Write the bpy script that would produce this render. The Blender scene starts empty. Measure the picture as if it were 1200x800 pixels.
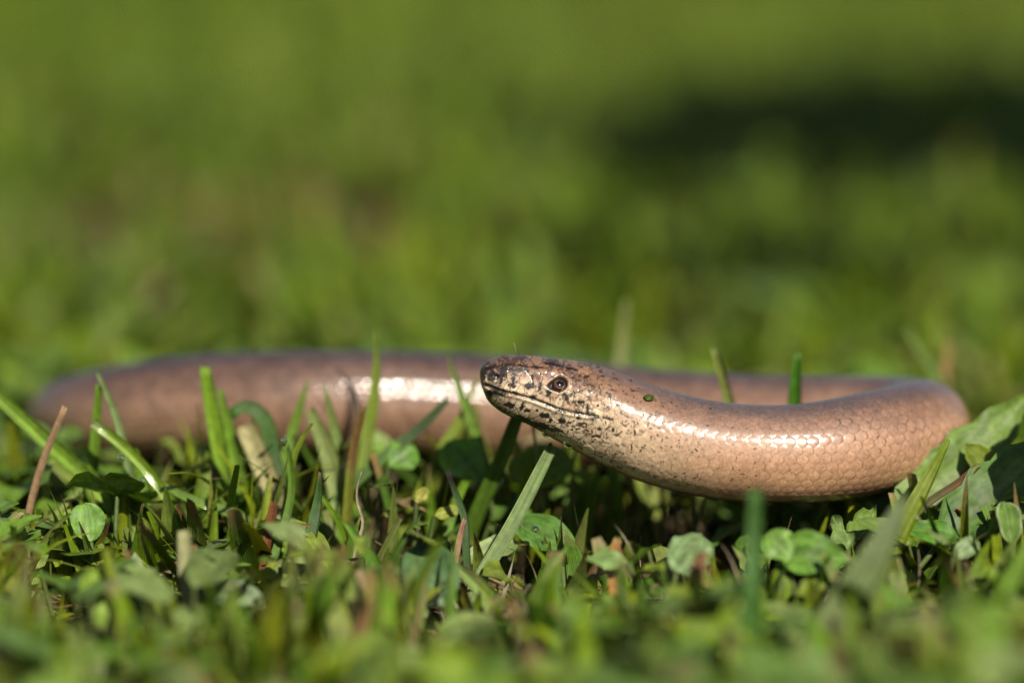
import bpy, math, random
import numpy as np

# ----------------------------------------------------------------------------
# everything below is laid out in centimetres and linked in metres
# ----------------------------------------------------------------------------
S = 0.01
R = math.radians
rng = np.random.default_rng(11)
random.seed(11)
scene = bpy.context.scene
col = scene.collection

# ---------------------------------------------------------------- camera
PITCH, DIST, CZ, WID = R(10.5), 51.0, 3.65, 14.8
CAM = np.array([0.0, -DIST * math.cos(PITCH), CZ + DIST * math.sin(PITCH)])
FWD = np.array([0.0, math.cos(PITCH), -math.sin(PITCH)])
UPV = np.array([0.0, math.sin(PITCH), math.cos(PITCH)])
FPX = DIST * 1200.0 / WID

cd = bpy.data.cameras.new('camera')
cam = bpy.data.objects.new('camera', cd)
col.objects.link(cam)
cam.location = CAM * S
cam.rotation_euler = (math.pi / 2 - PITCH, 0, 0)
cd.sensor_width = 36.0
cd.lens = 36.0 * DIST / WID
cd.clip_start = 0.01
cd.clip_end = 500.0
cd.dof.use_dof = True
cd.dof.focus_distance = 50.75 * S
cd.dof.aperture_fstop = 5.0
cd.dof.aperture_blades = 9
scene.camera = cam

# ---------------------------------------------------------------- light
SUN_EL, SUN_AZ = R(41), R(25)          # azimuth: to the right of the viewer's back
SUNV = np.array([math.sin(SUN_AZ) * math.cos(SUN_EL), -math.cos(SUN_AZ) * math.cos(SUN_EL), math.sin(SUN_EL)])
w = bpy.data.worlds.new('World')
scene.world = w
w.use_nodes = True
nt = w.node_tree
bg = nt.nodes['Background']
sky = nt.nodes.new('ShaderNodeTexSky')
sky.sky_type = 'NISHITA'
sky.sun_disc = False
sky.sun_elevation = SUN_EL
sky.sun_rotation = math.pi - SUN_AZ
nt.links.new(sky.outputs[0], bg.inputs[0])
bg.inputs[1].default_value = 0.05
sd = bpy.data.lights.new('sun', 'SUN')
sd.energy = 5.0
sd.angle = R(0.53)
sd.color = (1.0, 0.93, 0.80)
so = bpy.data.objects.new('sun', sd)
col.objects.link(so)
from mathutils import Vector
so.rotation_euler = Vector(SUNV).to_track_quat('Z', 'Y').to_euler()
so.location = (1, -1, 2)
vs = scene.view_settings
vs.view_transform = 'Standard'
vs.look = 'None'
vs.exposure = 0.36
vs.gamma = 1.0
vs.use_curve_mapping = False
scene.cycles.use_denoising = True
scene.cycles.max_bounces = 8
scene.cycles.transparent_max_bounces = 8


# ---------------------------------------------------------------- helpers
def at(px, py, Y):
    d = FWD + np.array([1.0, 0, 0]) * (px - 600) / FPX + UPV * (400 - py) / FPX
    t = (Y - CAM[1]) / d[1]
    return CAM + d * t


def proj(P):
    v = np.asarray(P) - CAM
    dep = v @ FWD
    return np.stack([600 + FPX * v[..., 0] / dep, 400 - FPX * (v @ UPV) / dep], -1)


def pxs(n, Y):                      # n photo pixels at depth Y, in cm
    return n * ((Y - CAM[1]) / math.cos(PITCH)) / FPX


def mesh(name, V, Q, mats, parent=None, cols=None, st=None, smooth=True, tri=None, alpha=None):
    """V in cm, Q quads (m,4), tri triangles (k,3)."""
    V = np.asarray(V, float)
    me = bpy.data.meshes.new(name)
    me.vertices.add(len(V))
    me.vertices.foreach_set('co', (V * S).astype(np.float32).ravel())
    Q = np.asarray(Q, int).reshape(-1, 4)
    loops = Q.ravel()
    starts = np.arange(len(Q)) * 4
    if tri is not None and len(tri):
        tri = np.asarray(tri, int)
        starts = np.concatenate([starts, len(loops) + np.arange(len(tri)) * 3])
        loops = np.concatenate([loops, tri.ravel()])
    me.loops.add(len(loops))
    me.loops.foreach_set('vertex_index', loops.astype(np.int32))
    me.polygons.add(len(starts))
    me.polygons.foreach_set('loop_start', starts.astype(np.int32))
    me.update(calc_edges=True)
    me.validate()
    if smooth:
        me.polygons.foreach_set('use_smooth', np.ones(len(me.polygons), bool))
    if cols is not None:
        c = np.ones((len(V), 4), np.float32)
        c[:, :3] = cols
        if alpha is not None: c[:, 3] = alpha
        a = me.attributes.new('col', 'FLOAT_COLOR', 'POINT')
        a.data.foreach_set('color', c.ravel())
    if st is not None:
        a = me.attributes.new('st', 'FLOAT2', 'POINT')
        a.data.foreach_set('vector', np.asarray(st, np.float32).ravel())
    me.materials.append(mats)
    o = bpy.data.objects.new(name, me)
    col.objects.link(o)
    if parent is not None:
        o.parent = parent
    return o


def tag(o, label=None, cat=None, group=None, kind=None):
    if label: o['label'] = label
    if cat: o['category'] = cat
    if group: o['group'] = group
    if kind: o['kind'] = kind
    return o


def grid_quads(n, m, off=0, wrap=False):
    """n rows, m columns"""
    i = np.arange(n - 1)[:, None]
    j = np.arange(m if wrap else m - 1)[None, :]
    j2 = (j + 1) % m
    a = i * m + j; b = i * m + j2; c = (i + 1) * m + j2; d = (i + 1) * m + j
    return np.stack([a, b, c, d], -1).reshape(-1, 4) + off


def cubic(x, y, xq):
    """natural cubic spline, y (n,k)"""
    x = np.asarray(x, float); y = np.asarray(y, float)
    one = y.ndim == 1
    if one: y = y[:, None]
    n = len(x); h = np.diff(x)
    A = np.zeros((n, n)); B = np.zeros_like(y)
    A[0, 0] = A[-1, -1] = 1
    for i in range(1, n - 1):
        A[i, i - 1] = h[i - 1]; A[i, i] = 2 * (h[i - 1] + h[i]); A[i, i + 1] = h[i]
        B[i] = 3 * ((y[i + 1] - y[i]) / h[i] - (y[i] - y[i - 1]) / h[i - 1])
    c = np.linalg.solve(A, B)
    i = np.clip(np.searchsorted(x, xq, 'right') - 1, 0, n - 2)
    d = (xq - x[i])[:, None]; hh = h[i][:, None]
    b = (y[i + 1] - y[i]) / hh - hh * (2 * c[i] + c[i + 1]) / 3
    dd = (c[i + 1] - c[i]) / (3 * hh)
    r = y[i] + b * d + c[i] * d * d + dd * d ** 3
    return r[:, 0] if one else r


def pchip(x, y, xq):
    x = np.asarray(x, float); y = np.asarray(y, float)
    h = np.diff(x); dl = np.diff(y) / h
    m = np.zeros(len(x))
    for i in range(1, len(x) - 1):
        if dl[i - 1] * dl[i] > 0:
            w1 = 2 * h[i] + h[i - 1]; w2 = h[i] + 2 * h[i - 1]
            m[i] = (w1 + w2) / (w1 / dl[i - 1] + w2 / dl[i])
    m[0], m[-1] = dl[0], dl[-1]
    i = np.clip(np.searchsorted(x, xq, 'right') - 1, 0, len(x) - 2)
    t = (xq - x[i]) / h[i]
    return ((1 + 2 * t) * (1 - t) ** 2 * y[i] + t * (1 - t) ** 2 * h[i] * m[i]
            + t * t * (3 - 2 * t) * y[i + 1] + t * t * (t - 1) * h[i] * m[i + 1])


def sstep(a, b, x):
    t = np.clip((x - a) / (b - a), 0, 1)
    return t * t * (3 - 2 * t)


def vnoise(P, scale, seed=0):
    """smooth value noise on (n,k) points -> 0..1"""
    P = np.asarray(P, float) * scale + 1000.37 * 1.0
    k = P.shape[1]
    I = np.floor(P).astype(np.int64); F = P - I
    F = F * F * (3 - 2 * F)
    out = np.zeros(len(P))
    for c in range(2 ** k):
        wt = np.ones(len(P)); hsh = np.full(len(P), seed * 374761393 + 12345, np.int64)
        for a in range(k):
            b = (c >> a) & 1
            wt = wt * (F[:, a] if b else 1 - F[:, a])
            hsh = (hsh ^ ((I[:, a] + b) * [73856093, 19349663, 83492791][a])) * 2654435761 % 4294967291
        out += wt * ((hsh >> 5) % 65536) / 65535.0
    return out


# ---------------------------------------------------------------- materials
def new_mat(name):
    m = bpy.data.materials.new(name)
    m.use_nodes = True
    return m, m.node_tree.nodes, m.node_tree.links


def leaf_material(name, rough=0.45, trans=0.17, vein=60.0, bump=0.25, spec=0.26, mottle=0.25, wet=False):
    m, N, L = new_mat(name)
    out = N['Material Output']; p = N['Principled BSDF']
    a = N.new('ShaderNodeAttribute'); a.attribute_name = 'col'
    st = N.new('ShaderNodeAttribute'); st.attribute_name = 'st'
    tc = N.new('ShaderNodeTexCoord')
    no = N.new('ShaderNodeTexNoise'); no.inputs['Scale'].default_value = 900; no.inputs['Detail'].default_value = 4
    L.new(tc.outputs['Object'], no.inputs['Vector'])
    mr = N.new('ShaderNodeMapRange')
    mr.inputs[3].default_value = 1 - mottle; mr.inputs[4].default_value = 1 + mottle
    mr.inputs[1].default_value = 0.25; mr.inputs[2].default_value = 0.75
    L.new(no.outputs[0], mr.inputs[0])
    mx = N.new('ShaderNodeMix'); mx.data_type = 'RGBA'; mx.blend_type = 'MULTIPLY'; mx.inputs[0].default_value = 1
    L.new(a.outputs['Color'], mx.inputs[6]); L.new(mr.outputs[0], mx.inputs[7])
    # parallel veins across the blade
    sp = N.new('ShaderNodeSeparateXYZ'); L.new(st.outputs['Vector'], sp.inputs[0])
    mu = N.new('ShaderNodeMath'); mu.operation = 'MULTIPLY'; mu.inputs[1].default_value = vein
    L.new(sp.outputs[0], mu.inputs[0])
    si = N.new('ShaderNodeMath'); si.operation = 'SINE'; L.new(mu.outputs[0], si.inputs[0])
    ad = N.new('ShaderNodeMath'); ad.operation = 'MULTIPLY_ADD'; ad.inputs[1].default_value = 0.5
    L.new(si.outputs[0], ad.inputs[0]); L.new(no.outputs[0], ad.inputs[2])
    bp = N.new('ShaderNodeBump'); bp.inputs['Strength'].default_value = bump; bp.inputs['Distance'].default_value = 0.00012
    L.new(ad.outputs[0], bp.inputs['Height'])
    vr = N.new('ShaderNodeMapRange'); vr.inputs[1].default_value = -1; vr.inputs[2].default_value = 1
    vr.inputs[3].default_value = 0.86; vr.inputs[4].default_value = 1.1
    L.new(si.outputs[0], vr.inputs[0])
    mx2 = N.new('ShaderNodeMix'); mx2.data_type = 'RGBA'; mx2.blend_type = 'MULTIPLY'; mx2.inputs[0].default_value = 1
    L.new(mx.outputs[2], mx2.inputs[6]); L.new(vr.outputs[0], mx2.inputs[7])
    mp = N.new('ShaderNodeMapping'); mp.inputs['Scale'].default_value = (9.0, 1.6, 1.0)
    L.new(st.outputs['Vector'], mp.inputs[0])
    av = N.new('ShaderNodeVectorMath'); av.operation = 'MULTIPLY_ADD'
    av.inputs[1].default_value = (40, 40, 40); L.new(tc.outputs['Object'], av.inputs[0]); L.new(mp.outputs[0], av.inputs[2])
    n3 = N.new('ShaderNodeTexNoise'); n3.inputs['Scale'].default_value = 1.0; n3.inputs['Detail'].default_value = 5
    L.new(av.outputs[0], n3.inputs['Vector'])
    m3 = N.new('ShaderNodeMapRange'); m3.inputs[1].default_value = 0.3; m3.inputs[2].default_value = 0.7
    m3.inputs[3].default_value = 0.52; m3.inputs[4].default_value = 1.02
    L.new(n3.outputs[0], m3.inputs[0])
    mx4 = N.new('ShaderNodeMix'); mx4.data_type = 'RGBA'; mx4.blend_type = 'MULTIPLY'; mx4.inputs[0].default_value = 1
    L.new(mx2.outputs[2], mx4.inputs[6]); L.new(m3.outputs[0], mx4.inputs[7])
    mx2 = mx4
    if wet:
        p.inputs['Coat Weight'].default_value = 1.0
        p.inputs['Coat Roughness'].default_value = 0.10
    L.new(mx2.outputs[2], p.inputs['Base Color'])
    p.inputs['Roughness'].default_value = rough
    p.inputs['Specular IOR Level'].default_value = spec
    L.new(bp.outputs[0], p.inputs['Normal'])
    tr = N.new('ShaderNodeBsdfTranslucent')
    hs = N.new('ShaderNodeHueSaturation'); hs.inputs['Value'].default_value = 1.25; hs.inputs['Saturation'].default_value = 1.1
    hs.inputs['Hue'].default_value = 0.49
    L.new(mx2.outputs[2], hs.inputs['Color']); L.new(hs.outputs[0], tr.inputs[0])
    ms = N.new('ShaderNodeMixShader'); ms.inputs[0].default_value = trans
    L.new(p.outputs[0], ms.inputs[1]); L.new(tr.outputs[0], ms.inputs[2])
    L.new(ms.outputs[0], out.inputs[0])
    return m


M_grass = leaf_material('grass_blade_surface', bump=0.5)
M_wet = leaf_material('wet_grass_surface', bump=0.3, wet=True)
M_leaf = leaf_material('broad_leaf_surface', rough=0.48, trans=0.14, vein=0.0, bump=0.4, mottle=0.3, spec=0.22)
M_dead = leaf_material('dry_grass_surface', rough=0.7, trans=0.15, vein=40, spec=0.25, mottle=0.35)

# skin: colour comes from the animal's own pattern, stored on the mesh
M_skin, N, L = new_mat('scaly_skin')
p = N['Principled BSDF']
a = N.new('ShaderNodeAttribute'); a.attribute_name = 'col'
tc = N.new('ShaderNodeTexCoord')
no = N.new('ShaderNodeTexNoise'); no.inputs['Scale'].default_value = 2600; no.inputs['Detail'].default_value = 5
L.new(tc.outputs['Object'], no.inputs['Vector'])
mr = N.new('ShaderNodeMapRange'); mr.inputs[1].default_value = 0.3; mr.inputs[2].default_value = 0.7
mr.inputs[3].default_value = 0.78; mr.inputs[4].default_value = 1.2
L.new(no.outputs[0], mr.inputs[0])
mx = N.new('ShaderNodeMix'); mx.data_type = 'RGBA'; mx.blend_type = 'MULTIPLY'; mx.inputs[0].default_value = 1
L.new(a.outputs['Color'], mx.inputs[6]); L.new(mr.outputs[0], mx.inputs[7])
L.new(mx.outputs[2], p.inputs['Base Color'])
rr = N.new('ShaderNodeMapRange'); rr.inputs[3].default_value = 0.42; rr.inputs[4].default_value = 0.60
L.new(no.outputs[0], rr.inputs[0]); L.new(rr.outputs[0], p.inputs['Roughness'])
p.inputs['Specular IOR Level'].default_value = 0.35
L.new(a.outputs['Alpha'], p.inputs['Coat Weight'])          # matter on the pebbled nape
p.inputs['Coat Roughness'].default_value = 0.17
bp = N.new('ShaderNodeBump'); bp.inputs['Strength'].default_value = 0.25; bp.inputs['Distance'].default_value = 0.00006
L.new(no.outputs[0], bp.inputs['Height']); L.new(bp.outputs[0], p.inputs['Normal']); L.new(bp.outputs[0], p.inputs['Coat Normal'])

M_eye, N, L = new_mat('wet_eye')
p = N['Principled BSDF']
a = N.new('ShaderNodeAttribute'); a.attribute_name = 'col'
L.new(a.outputs['Color'], p.inputs['Base Color'])
p.inputs['Roughness'].default_value = 0.08
p.inputs['Coat Weight'].default_value = 1.0
p.inputs['Coat Roughness'].default_value = 0.02

M_water, N, L = new_mat('clear_water')
p = N['Principled BSDF']
p.inputs['Transmission Weight'].default_value = 1.0
p.inputs['IOR'].default_value = 1.333
p.inputs['Roughness'].default_value = 0.06

# soil and, past the modelled turf, lawn seen as one tone
M_soil, N, L = new_mat('soil_and_thatch')
p = N['Principled BSDF']
tc = N.new('ShaderNodeTexCoord')
n1 = N.new('ShaderNodeTexNoise'); n1.inputs['Scale'].default_value = 220; n1.inputs['Detail'].default_value = 8
n2 = N.new('ShaderNodeTexNoise'); n2.inputs['Scale'].default_value = 9; n2.inputs['Detail'].default_value = 5
L.new(tc.outputs['Object'], n1.inputs['Vector']); L.new(tc.outputs['Object'], n2.inputs['Vector'])
c1 = N.new('ShaderNodeValToRGB')
c1.color_ramp.elements[0].position = 0.3; c1.color_ramp.elements[0].color = (0.018, 0.012, 0.007, 1)
c1.color_ramp.elements[1].position = 0.72; c1.color_ramp.elements[1].color = (0.09, 0.065, 0.03, 1)
L.new(n1.outputs[0], c1.inputs[0])
c2 = N.new('ShaderNodeValToRGB')
c2.color_ramp.elements[0].position = 0.3; c2.color_ramp.elements[0].color = (0.06, 0.11, 0.015, 1)
c2.color_ramp.elements[1].position = 0.7; c2.color_ramp.elements[1].color = (0.13, 0.17, 0.03, 1)
L.new(n2.outputs[0], c2.inputs[0])
ln = N.new('ShaderNodeVectorMath'); ln.operation = 'LENGTH'; L.new(tc.outputs['Object'], ln.inputs[0])
fr = N.new('ShaderNodeMapRange'); fr.inputs[1].default_value = 1.6; fr.inputs[2].default_value = 2.6
L.new(ln.outputs['Value'], fr.inputs[0])
mx = N.new('ShaderNodeMix'); mx.data_type = 'RGBA'
L.new(fr.outputs[0], mx.inputs[0]); L.new(c1.outputs[0], mx.inputs[6]); L.new(c2.outputs[0], mx.inputs[7])
L.new(mx.outputs[2], p.inputs['Base Color'])
p.inputs['Roughness'].default_value = 0.95
p.inputs['Specular IOR Level'].default_value = 0.1
bp = N.new('ShaderNodeBump'); bp.inputs['Strength'].default_value = 0.8; bp.inputs['Distance'].default_value = 0.002
L.new(n1.outputs[0], bp.inputs['Height']); L.new(bp.outputs[0], p.inputs['Normal'])

# ---------------------------------------------------------------- ground
def soil_z(x, y):
    P = np.stack([np.ravel(x), np.ravel(y)], -1)
    r = np.hypot(P[:, 0], P[:, 1])
    z = (vnoise(P, 0.10, 3) - 0.5) * 0.7 + (vnoise(P, 0.03, 4) - 0.5) * 1.6 * sstep(15, 70, r)
    return z.reshape(np.shape(x))

t = np.linspace(-1, 1, 161)
g = np.sign(t) * (np.abs(t) * 60 + 59940 * np.abs(t) ** 7 )
gx, gy = np.meshgrid(g, g, indexing='xy')
gz = soil_z(gx, gy)
ground = mesh('ground', np.stack([gx, gy, gz], -1).reshape(-1, 3), grid_quads(161, 161), M_soil)
tag(ground, 'dark soil and thatch under the lawn', 'ground', kind='structure')

# ---------------------------------------------------------------- the slow worm
# (photo x, photo y of the section's middle, depth, half height in photo px, width / height)
K = [
    (563.0, 441.0, -0.22, 0.0, 1.0),
    (565.0, 442.0, -0.215, 11.5, 1.0),
    (568.5, 444.5, -0.21, 19.0, 0.98),
    (576.0, 447.5, -0.19, 26.5, 0.93),
    (590.0, 450.5, -0.16, 33.5, 0.90),
    (620.0, 457.5, -0.10, 40.5, 0.93),
    (655.0, 469.0, -0.04, 48.0, 0.95),
    (700.0, 484.5, 0.00, 56.0, 0.93),
    (750.0, 504.5, 0.00, 58.5, 0.95),
    (800.0, 519.5, -0.02, 57.5, 0.98),
    (850.0, 528.5, -0.03, 56.5, 1.0),
    (900.0, 531.5, 0.00, 56.5, 1.0),
    (950.0, 530.0, 0.12, 58.0, 1.0),
    (1000.0, 523.0, 0.40, 59.5, 1.0),
    (1050.0, 511.0, 0.95, 58.5, 1.0),
    (1078.0, 502.0, 1.75, 57.5, 1.0),
    (1062.0, 499.0, 2.65, 57.5, 1.0),
    (1005.0, 499.0, 3.20, 58.0, 1.0),
    (930.0, 499.0, 3.45, 58.0, 1.0),
    (820.0, 496.0, 3.90, 59.0, 1.0),
    (690.0, 486.0, 4.35, 60.0, 1.0),
    (590.0, 478.0, 4.42, 60.5, 1.0),
    (480.0, 472.5, 4.20, 60.5, 1.0),
    (380.0, 471.5, 4.02, 60.5, 1.0),
    (300.0, 472.0, 4.08, 59.5, 1.0),
    (215.0, 475.5, 4.45, 58.5, 1.0),
    (140.0, 483.0, 5.05, 56.0, 1.0),
    (90.0, 490.0, 5.85, 51.0, 1.0),
    (74.0, 498.0, 7.20, 44.0, 1.0),
    (105.0, 503.0, 9.00, 37.0, 1.0),
    (175.0, 500.0, 10.8, 28.0, 1.0),
    (260.0, 492.0, 12.0, 18.0, 1.0),
    (350.0, 487.0, 12.6, 9.0, 1.0),
    (420.0, 485.0, 12.8, 1.0, 1.0),
]
KP = np.array([at(k[0], k[1], k[2]) for k in K])
KR = np.array([pxs(k[3], k[2]) / math.cos(PITCH) for k in K])
KW = np.array([k[4] for k in K])
ks = np.concatenate([[0], np.cumsum(np.linalg.norm(np.diff(KP, axis=0), axis=1))])
LEN = ks[-1]
iF = 4.4                                           # arc length (cm) to which head and neck are cut finest
s_list = [np.linspace(0, 1, 40) ** 2 * 0.30]
s_list.append(np.arange(0.308, iF, 0.0085))
s_list.append(np.arange(iF, 8.6, 0.013))
s_list.append(np.arange(8.6, LEN, 0.034))
s_list.append([LEN])
s = np.concatenate(s_list)
NR, MR = len(s), 288
CEN = cubic(ks, KP, s)
q = np.sqrt(np.maximum(s, 0))
RV = np.maximum(pchip(np.sqrt(ks), KR, q), 0.0004)
RW = pchip(ks, KW, s)
T = np.gradient(CEN, s, axis=0)
TH = T.copy(); TH[:, 2] = 0
TH /= np.linalg.norm(TH, axis=1)[:, None]
B = np.stack([-TH[:, 1], TH[:, 0], np.zeros(NR)], 1)      # points to the animal's left of travel
phi = np.arange(MR) / MR * 2 * math.pi                      # 0 = top of the back
cp, sp_ = np.cos(phi), np.sin(phi)
# head is flatter above and squarer in section than the body
headw = 1 - sstep(1.2, 2.6, s)
ex = 1.0 - 0.12 * headw
cpe = np.sign(cp)[None, :] * np.abs(cp)[None, :] ** ex[:, None]
spe = np.sign(sp_)[None, :] * np.abs(sp_)[None, :] ** ex[:, None]
V = (CEN[:, None, :] + np.array([0, 0, 1.0]) * (RV[:, None] * cpe)[..., None]
     + B[:, None, :] * (RV * RW)[:, None, None] * spe[..., None])
# near side of the animal faces -Y in the front coil: which sign of sin is it?
near = -1.0 if B[200, 1] > 0 else 1.0


def normals(V):
    du = np.gradient(V, axis=0)
    dv = np.roll(V, -1, 1) - np.roll(V, 1, 1)
    n = np.cross(dv, du)
    n /= np.linalg.norm(n, axis=2)[..., None] + 1e-12
    out = V - CEN[:, None, :]
    return n * np.sign((n * out).sum(-1, keepdims=True) + 1e-9)


Nn = normals(V)
# side view coordinates, the same for both flanks (the pattern is mirrored)
near_spe = near * np.abs(spe)
Vm = (CEN[:, None, :] + np.array([0, 0, 1.0]) * (RV[:, None] * cpe)[..., None]
      + B[:, None, :] * (RV * RW)[:, None, None] * near_spe[..., None])
UV = proj(Vm)
hx, hy = UV[..., 0], UV[..., 1]
nh = int(np.searchsorted(s, 4.6))                   # rings of head and neck
Hx, Hy = hx[:nh], hy[:nh]
D = np.zeros((NR, MR))                              # outward displacement, cm
dors = (1 + cp)[None, :] / 2 * np.ones((NR, 1))     # 1 on the back, 0 on the belly
front = s < 9.0

# ---- body scales: staggered, rounded, 26 rows
rows = 34
PU = 0.152
rv = (phi / (2 * math.pi) * rows)[None, :]
best1 = np.full((NR, MR), 9.0); best2 = np.full((NR, MR), 9.0)
wv = vnoise(V.reshape(-1, 3), 2.6, 17).reshape(NR, MR) - 0.5
u = (s / PU)[:, None] + 0.30 * wv
rv = rv + 0.30 * (vnoise(V.reshape(-1, 3), 2.6, 18).reshape(NR, MR) - 0.5)
sc_id = np.zeros((NR, MR)); bx = np.zeros((NR, MR)); by_ = np.zeros((NR, MR))
for dr in (-1, 0, 1):
    r0 = np.floor(rv + 0.5) + dr
    off = np.where(np.mod(r0, 2) == 0, 0.0, 0.5)
    for du_ in (-1, 0, 1):
        c0 = np.floor(u - off + 0.5) + du_
        # cycloid: rounded behind, tucked in front
        xx = (u - off - c0)
        yy = (rv - r0)
        d = np.sqrt((xx * 0.95 + 0.0) ** 2 + (yy * 0.78) ** 2) + 0.10 * xx
        upd = d < best1
        best2 = np.where(upd, best1, np.minimum(best2, d))
        best1 = np.where(upd, d, best1)
        bx = np.where(upd, xx, bx); by_ = np.where(upd, yy, by_)
        sc_id = np.where(upd, np.mod(r0, rows) * 131.0 + c0 * 17.0, sc_id)
edge = best2 - best1
hind = 0.18 + 0.82 * sstep(-0.05, 0.30, bx)
groove = (1 - sstep(0.02, 0.22, edge)) * hind
bodyw = sstep(1.75, 3.0, s)[:, None] * (1 - sstep(LEN - 2, LEN, s))[:, None]
sc_rnd = np.mod(np.sin(sc_id * 12.9898) * 43758.5453, 1.0)
crisp = 0.30 + 0.70 * sstep(3.8, 5.6, s)[:, None]     # the skin is smoother towards the neck
sc_r2 = np.mod(np.sin(sc_id * 39.346) * 24634.634, 1.0)
D -= (0.010 + 0.014 * sstep(9, 13, s)[:, None]) * (bx ** 2 + by_ ** 2) * bodyw * (0.25 + 0.75 * crisp)     # every scale is slightly domed
D += (0.0060 + 0.006 * sstep(9, 14, s)[:, None]) * ((sc_rnd - 0.5) * bx + (sc_r2 - 0.5) * by_) * (1 - groove) * bodyw * (0.4 + 0.6 * crisp)
D -= 0.0030 * groove * bodyw * crisp
D += 0.0012 * (sc_rnd - 0.5) * (1 - groove) * bodyw
D += 0.0022 * (bx + 0.5) * (1 - groove) * bodyw * crisp

# ---- head shields: cells of uneven size cut by fine grooves
mouth = np.array([(566, 449), (578, 454), (590, 458.2), (606, 462.3), (624, 467), (651, 478), (668, 482.5), (684, 485.2), (706, 490)])


def poly_dist(X, Yv, P):
    dd = np.full(X.shape, 1e9); sg = np.zeros(X.shape); tt = np.zeros(X.shape)
    L0 = 0
    for i in range(len(P) - 1):
        ax, ay = P[i]; bx, by = P[i + 1]
        vx, vy = bx - ax, by - ay
        l2 = vx * vx + vy * vy
        t_ = np.clip(((X - ax) * vx + (Yv - ay) * vy) / l2, 0, 1)
        ddx, ddy = X - ax - t_ * vx, Yv - ay - t_ * vy
        d_ = np.hypot(ddx, ddy)
        u_ = d_ < dd
        dd = np.where(u_, d_, dd)
        sg = np.where(u_, np.sign(vx * ddy - vy * ddx), sg)   # + below the line
        tt = np.where(u_, L0 + t_ * math.sqrt(l2), tt)
        L0 += math.sqrt(l2)
    return dd, sg, tt / L0


md, ms_, mt = poly_dist(Hx, Hy, mouth)
seeds = []
for i in range(len(mouth) - 1):                     # lip shields along the mouth
    for f in (0.25, 0.75):
        x = mouth[i][0] * (1 - f) + mouth[i + 1][0] * f; y = mouth[i][1] * (1 - f) + mouth[i + 1][1] * f
        seeds.append((x + rng.uniform(-2, 2), y - 7 + rng.uniform(-1, 1)))
        seeds.append((x + rng.uniform(-2, 2), y + 8 + rng.uniform(-1, 1)))
gs = np.stack(np.meshgrid(np.arange(560, 742, 12.5), np.arange(412, 545, 10.5)), -1)
gs[1::2, :, 0] += 6
for x, y in gs.reshape(-1, 2):
    x += rng.uniform(-3.6, 3.6); y += rng.uniform(-3.2, 3.2)
    mdd = min(np.hypot(mouth[:, 0] - x, mouth[:, 1] - y))
    if all(abs(y - (sy_)) + abs(x - sx_) > 9 for sx_, sy_ in seeds) and math.hypot((x - 655) / 14, (y - 450) / 11) > 1:
        seeds.append((x, y))
b1 = np.full(Hx.shape, 1e9); b2 = b1.copy(); hid = np.zeros(Hx.shape)
wx = Hx + 3.0 * (vnoise(np.stack([Hx, Hy], -1).reshape(-1, 2), 0.12, 8).reshape(Hx.shape) - 0.5)
wy = Hy + 3.0 * (vnoise(np.stack([Hx, Hy], -1).reshape(-1, 2), 0.12, 9).reshape(Hx.shape) - 0.5)
for k, (x, y) in enumerate(seeds):
    d = np.hypot(wx - x, (wy - y) * 1.15)
    upd = d < b1
    b2 = np.where(upd, b1, np.minimum(b2, d)); b1 = np.where(upd, d, b1); hid = np.where(upd, k, hid)
hedge = b2 - b1
hw = (1 - sstep(1.7, 2.5, s[:nh]))[:, None]
hgroove = (1 - sstep(0.15, 1.35, hedge)) * hw
D[:nh] -= 0.0060 * hgroove
hr = np.mod(np.sin(hid * 78.233 + 3.1) * 43758.5453, 1.0)
D[:nh] += 0.004 * (hr - 0.5) * (1 - hgroove) * hw
# ---- mouth: a cut with the upper lip standing over it
sidew = sstep(0.15, 0.45, np.abs(np.sin(phi)))[None, :] * np.ones((nh, 1))
m_in = (1 - sstep(0.93, 1.0, mt))
D[:nh] -= 0.030 * np.exp(-(md / 1.15) ** 2) * m_in
D[:nh] += 0.016 * np.exp(-((md - 3.2) / 2.4) ** 2) * np.where(ms_ > 0, 1.25, 0.75) * m_in
# ---- eye socket, brow and lid rim
EX, EY = 655.0, 450.3
ea = Hx - EX
er = np.hypot(ea / np.where(ea < 0, 15.5, 11.2), (Hy - EY + 0.10 * ea) / np.where(ea < 0, 10.2 - 0.30 * np.clip(-ea, 0, 14), 10.2))
D[:nh] -= 0.060 * (1 - sstep(0.60, 1.0, er))
D[:nh] += 0.010 * np.exp(-((er - 1.14) / 0.10) ** 2)
br = np.hypot((Hx - 652) / 24, (Hy - 434) / 5)
D[:nh] += 0.022 * np.exp(-br ** 2)
# hollow in front of the eye, cheek behind it, nostril
D[:nh] -= 0.020 * np.exp(-np.hypot((Hx - 620) / 16, (Hy - 444) / 7) ** 2)
D[:nh] += 0.035 * np.exp(-np.hypot((Hx - 690) / 18, (Hy - 462) / 13) ** 2)
D[:nh] -= 0.030 * np.exp(-np.hypot((Hx - 582.5) / 2.6, (Hy - 441.5) / 2.2) ** 2)
D += 0.006 * (vnoise((V.reshape(-1, 3)), 3.0, 21).reshape(NR, MR) - 0.5)
D += 0.0075 * (vnoise(V.reshape(-1, 3), 17.0, 23).reshape(NR, MR) - 0.5) * (sstep(1.2, 1.7, s) * (1 - sstep(2.7, 3.5, s)))[:, None]   # pebbled skin of the nape
D *= sstep(0.0, 0.10, s)[:, None]
V = V + Nn * D[..., None]

# ---- colour pattern
def lerp(a, b, t_):
    return np.asarray(a) * (1 - t_[..., None]) + np.asarray(b) * t_[..., None]

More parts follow.
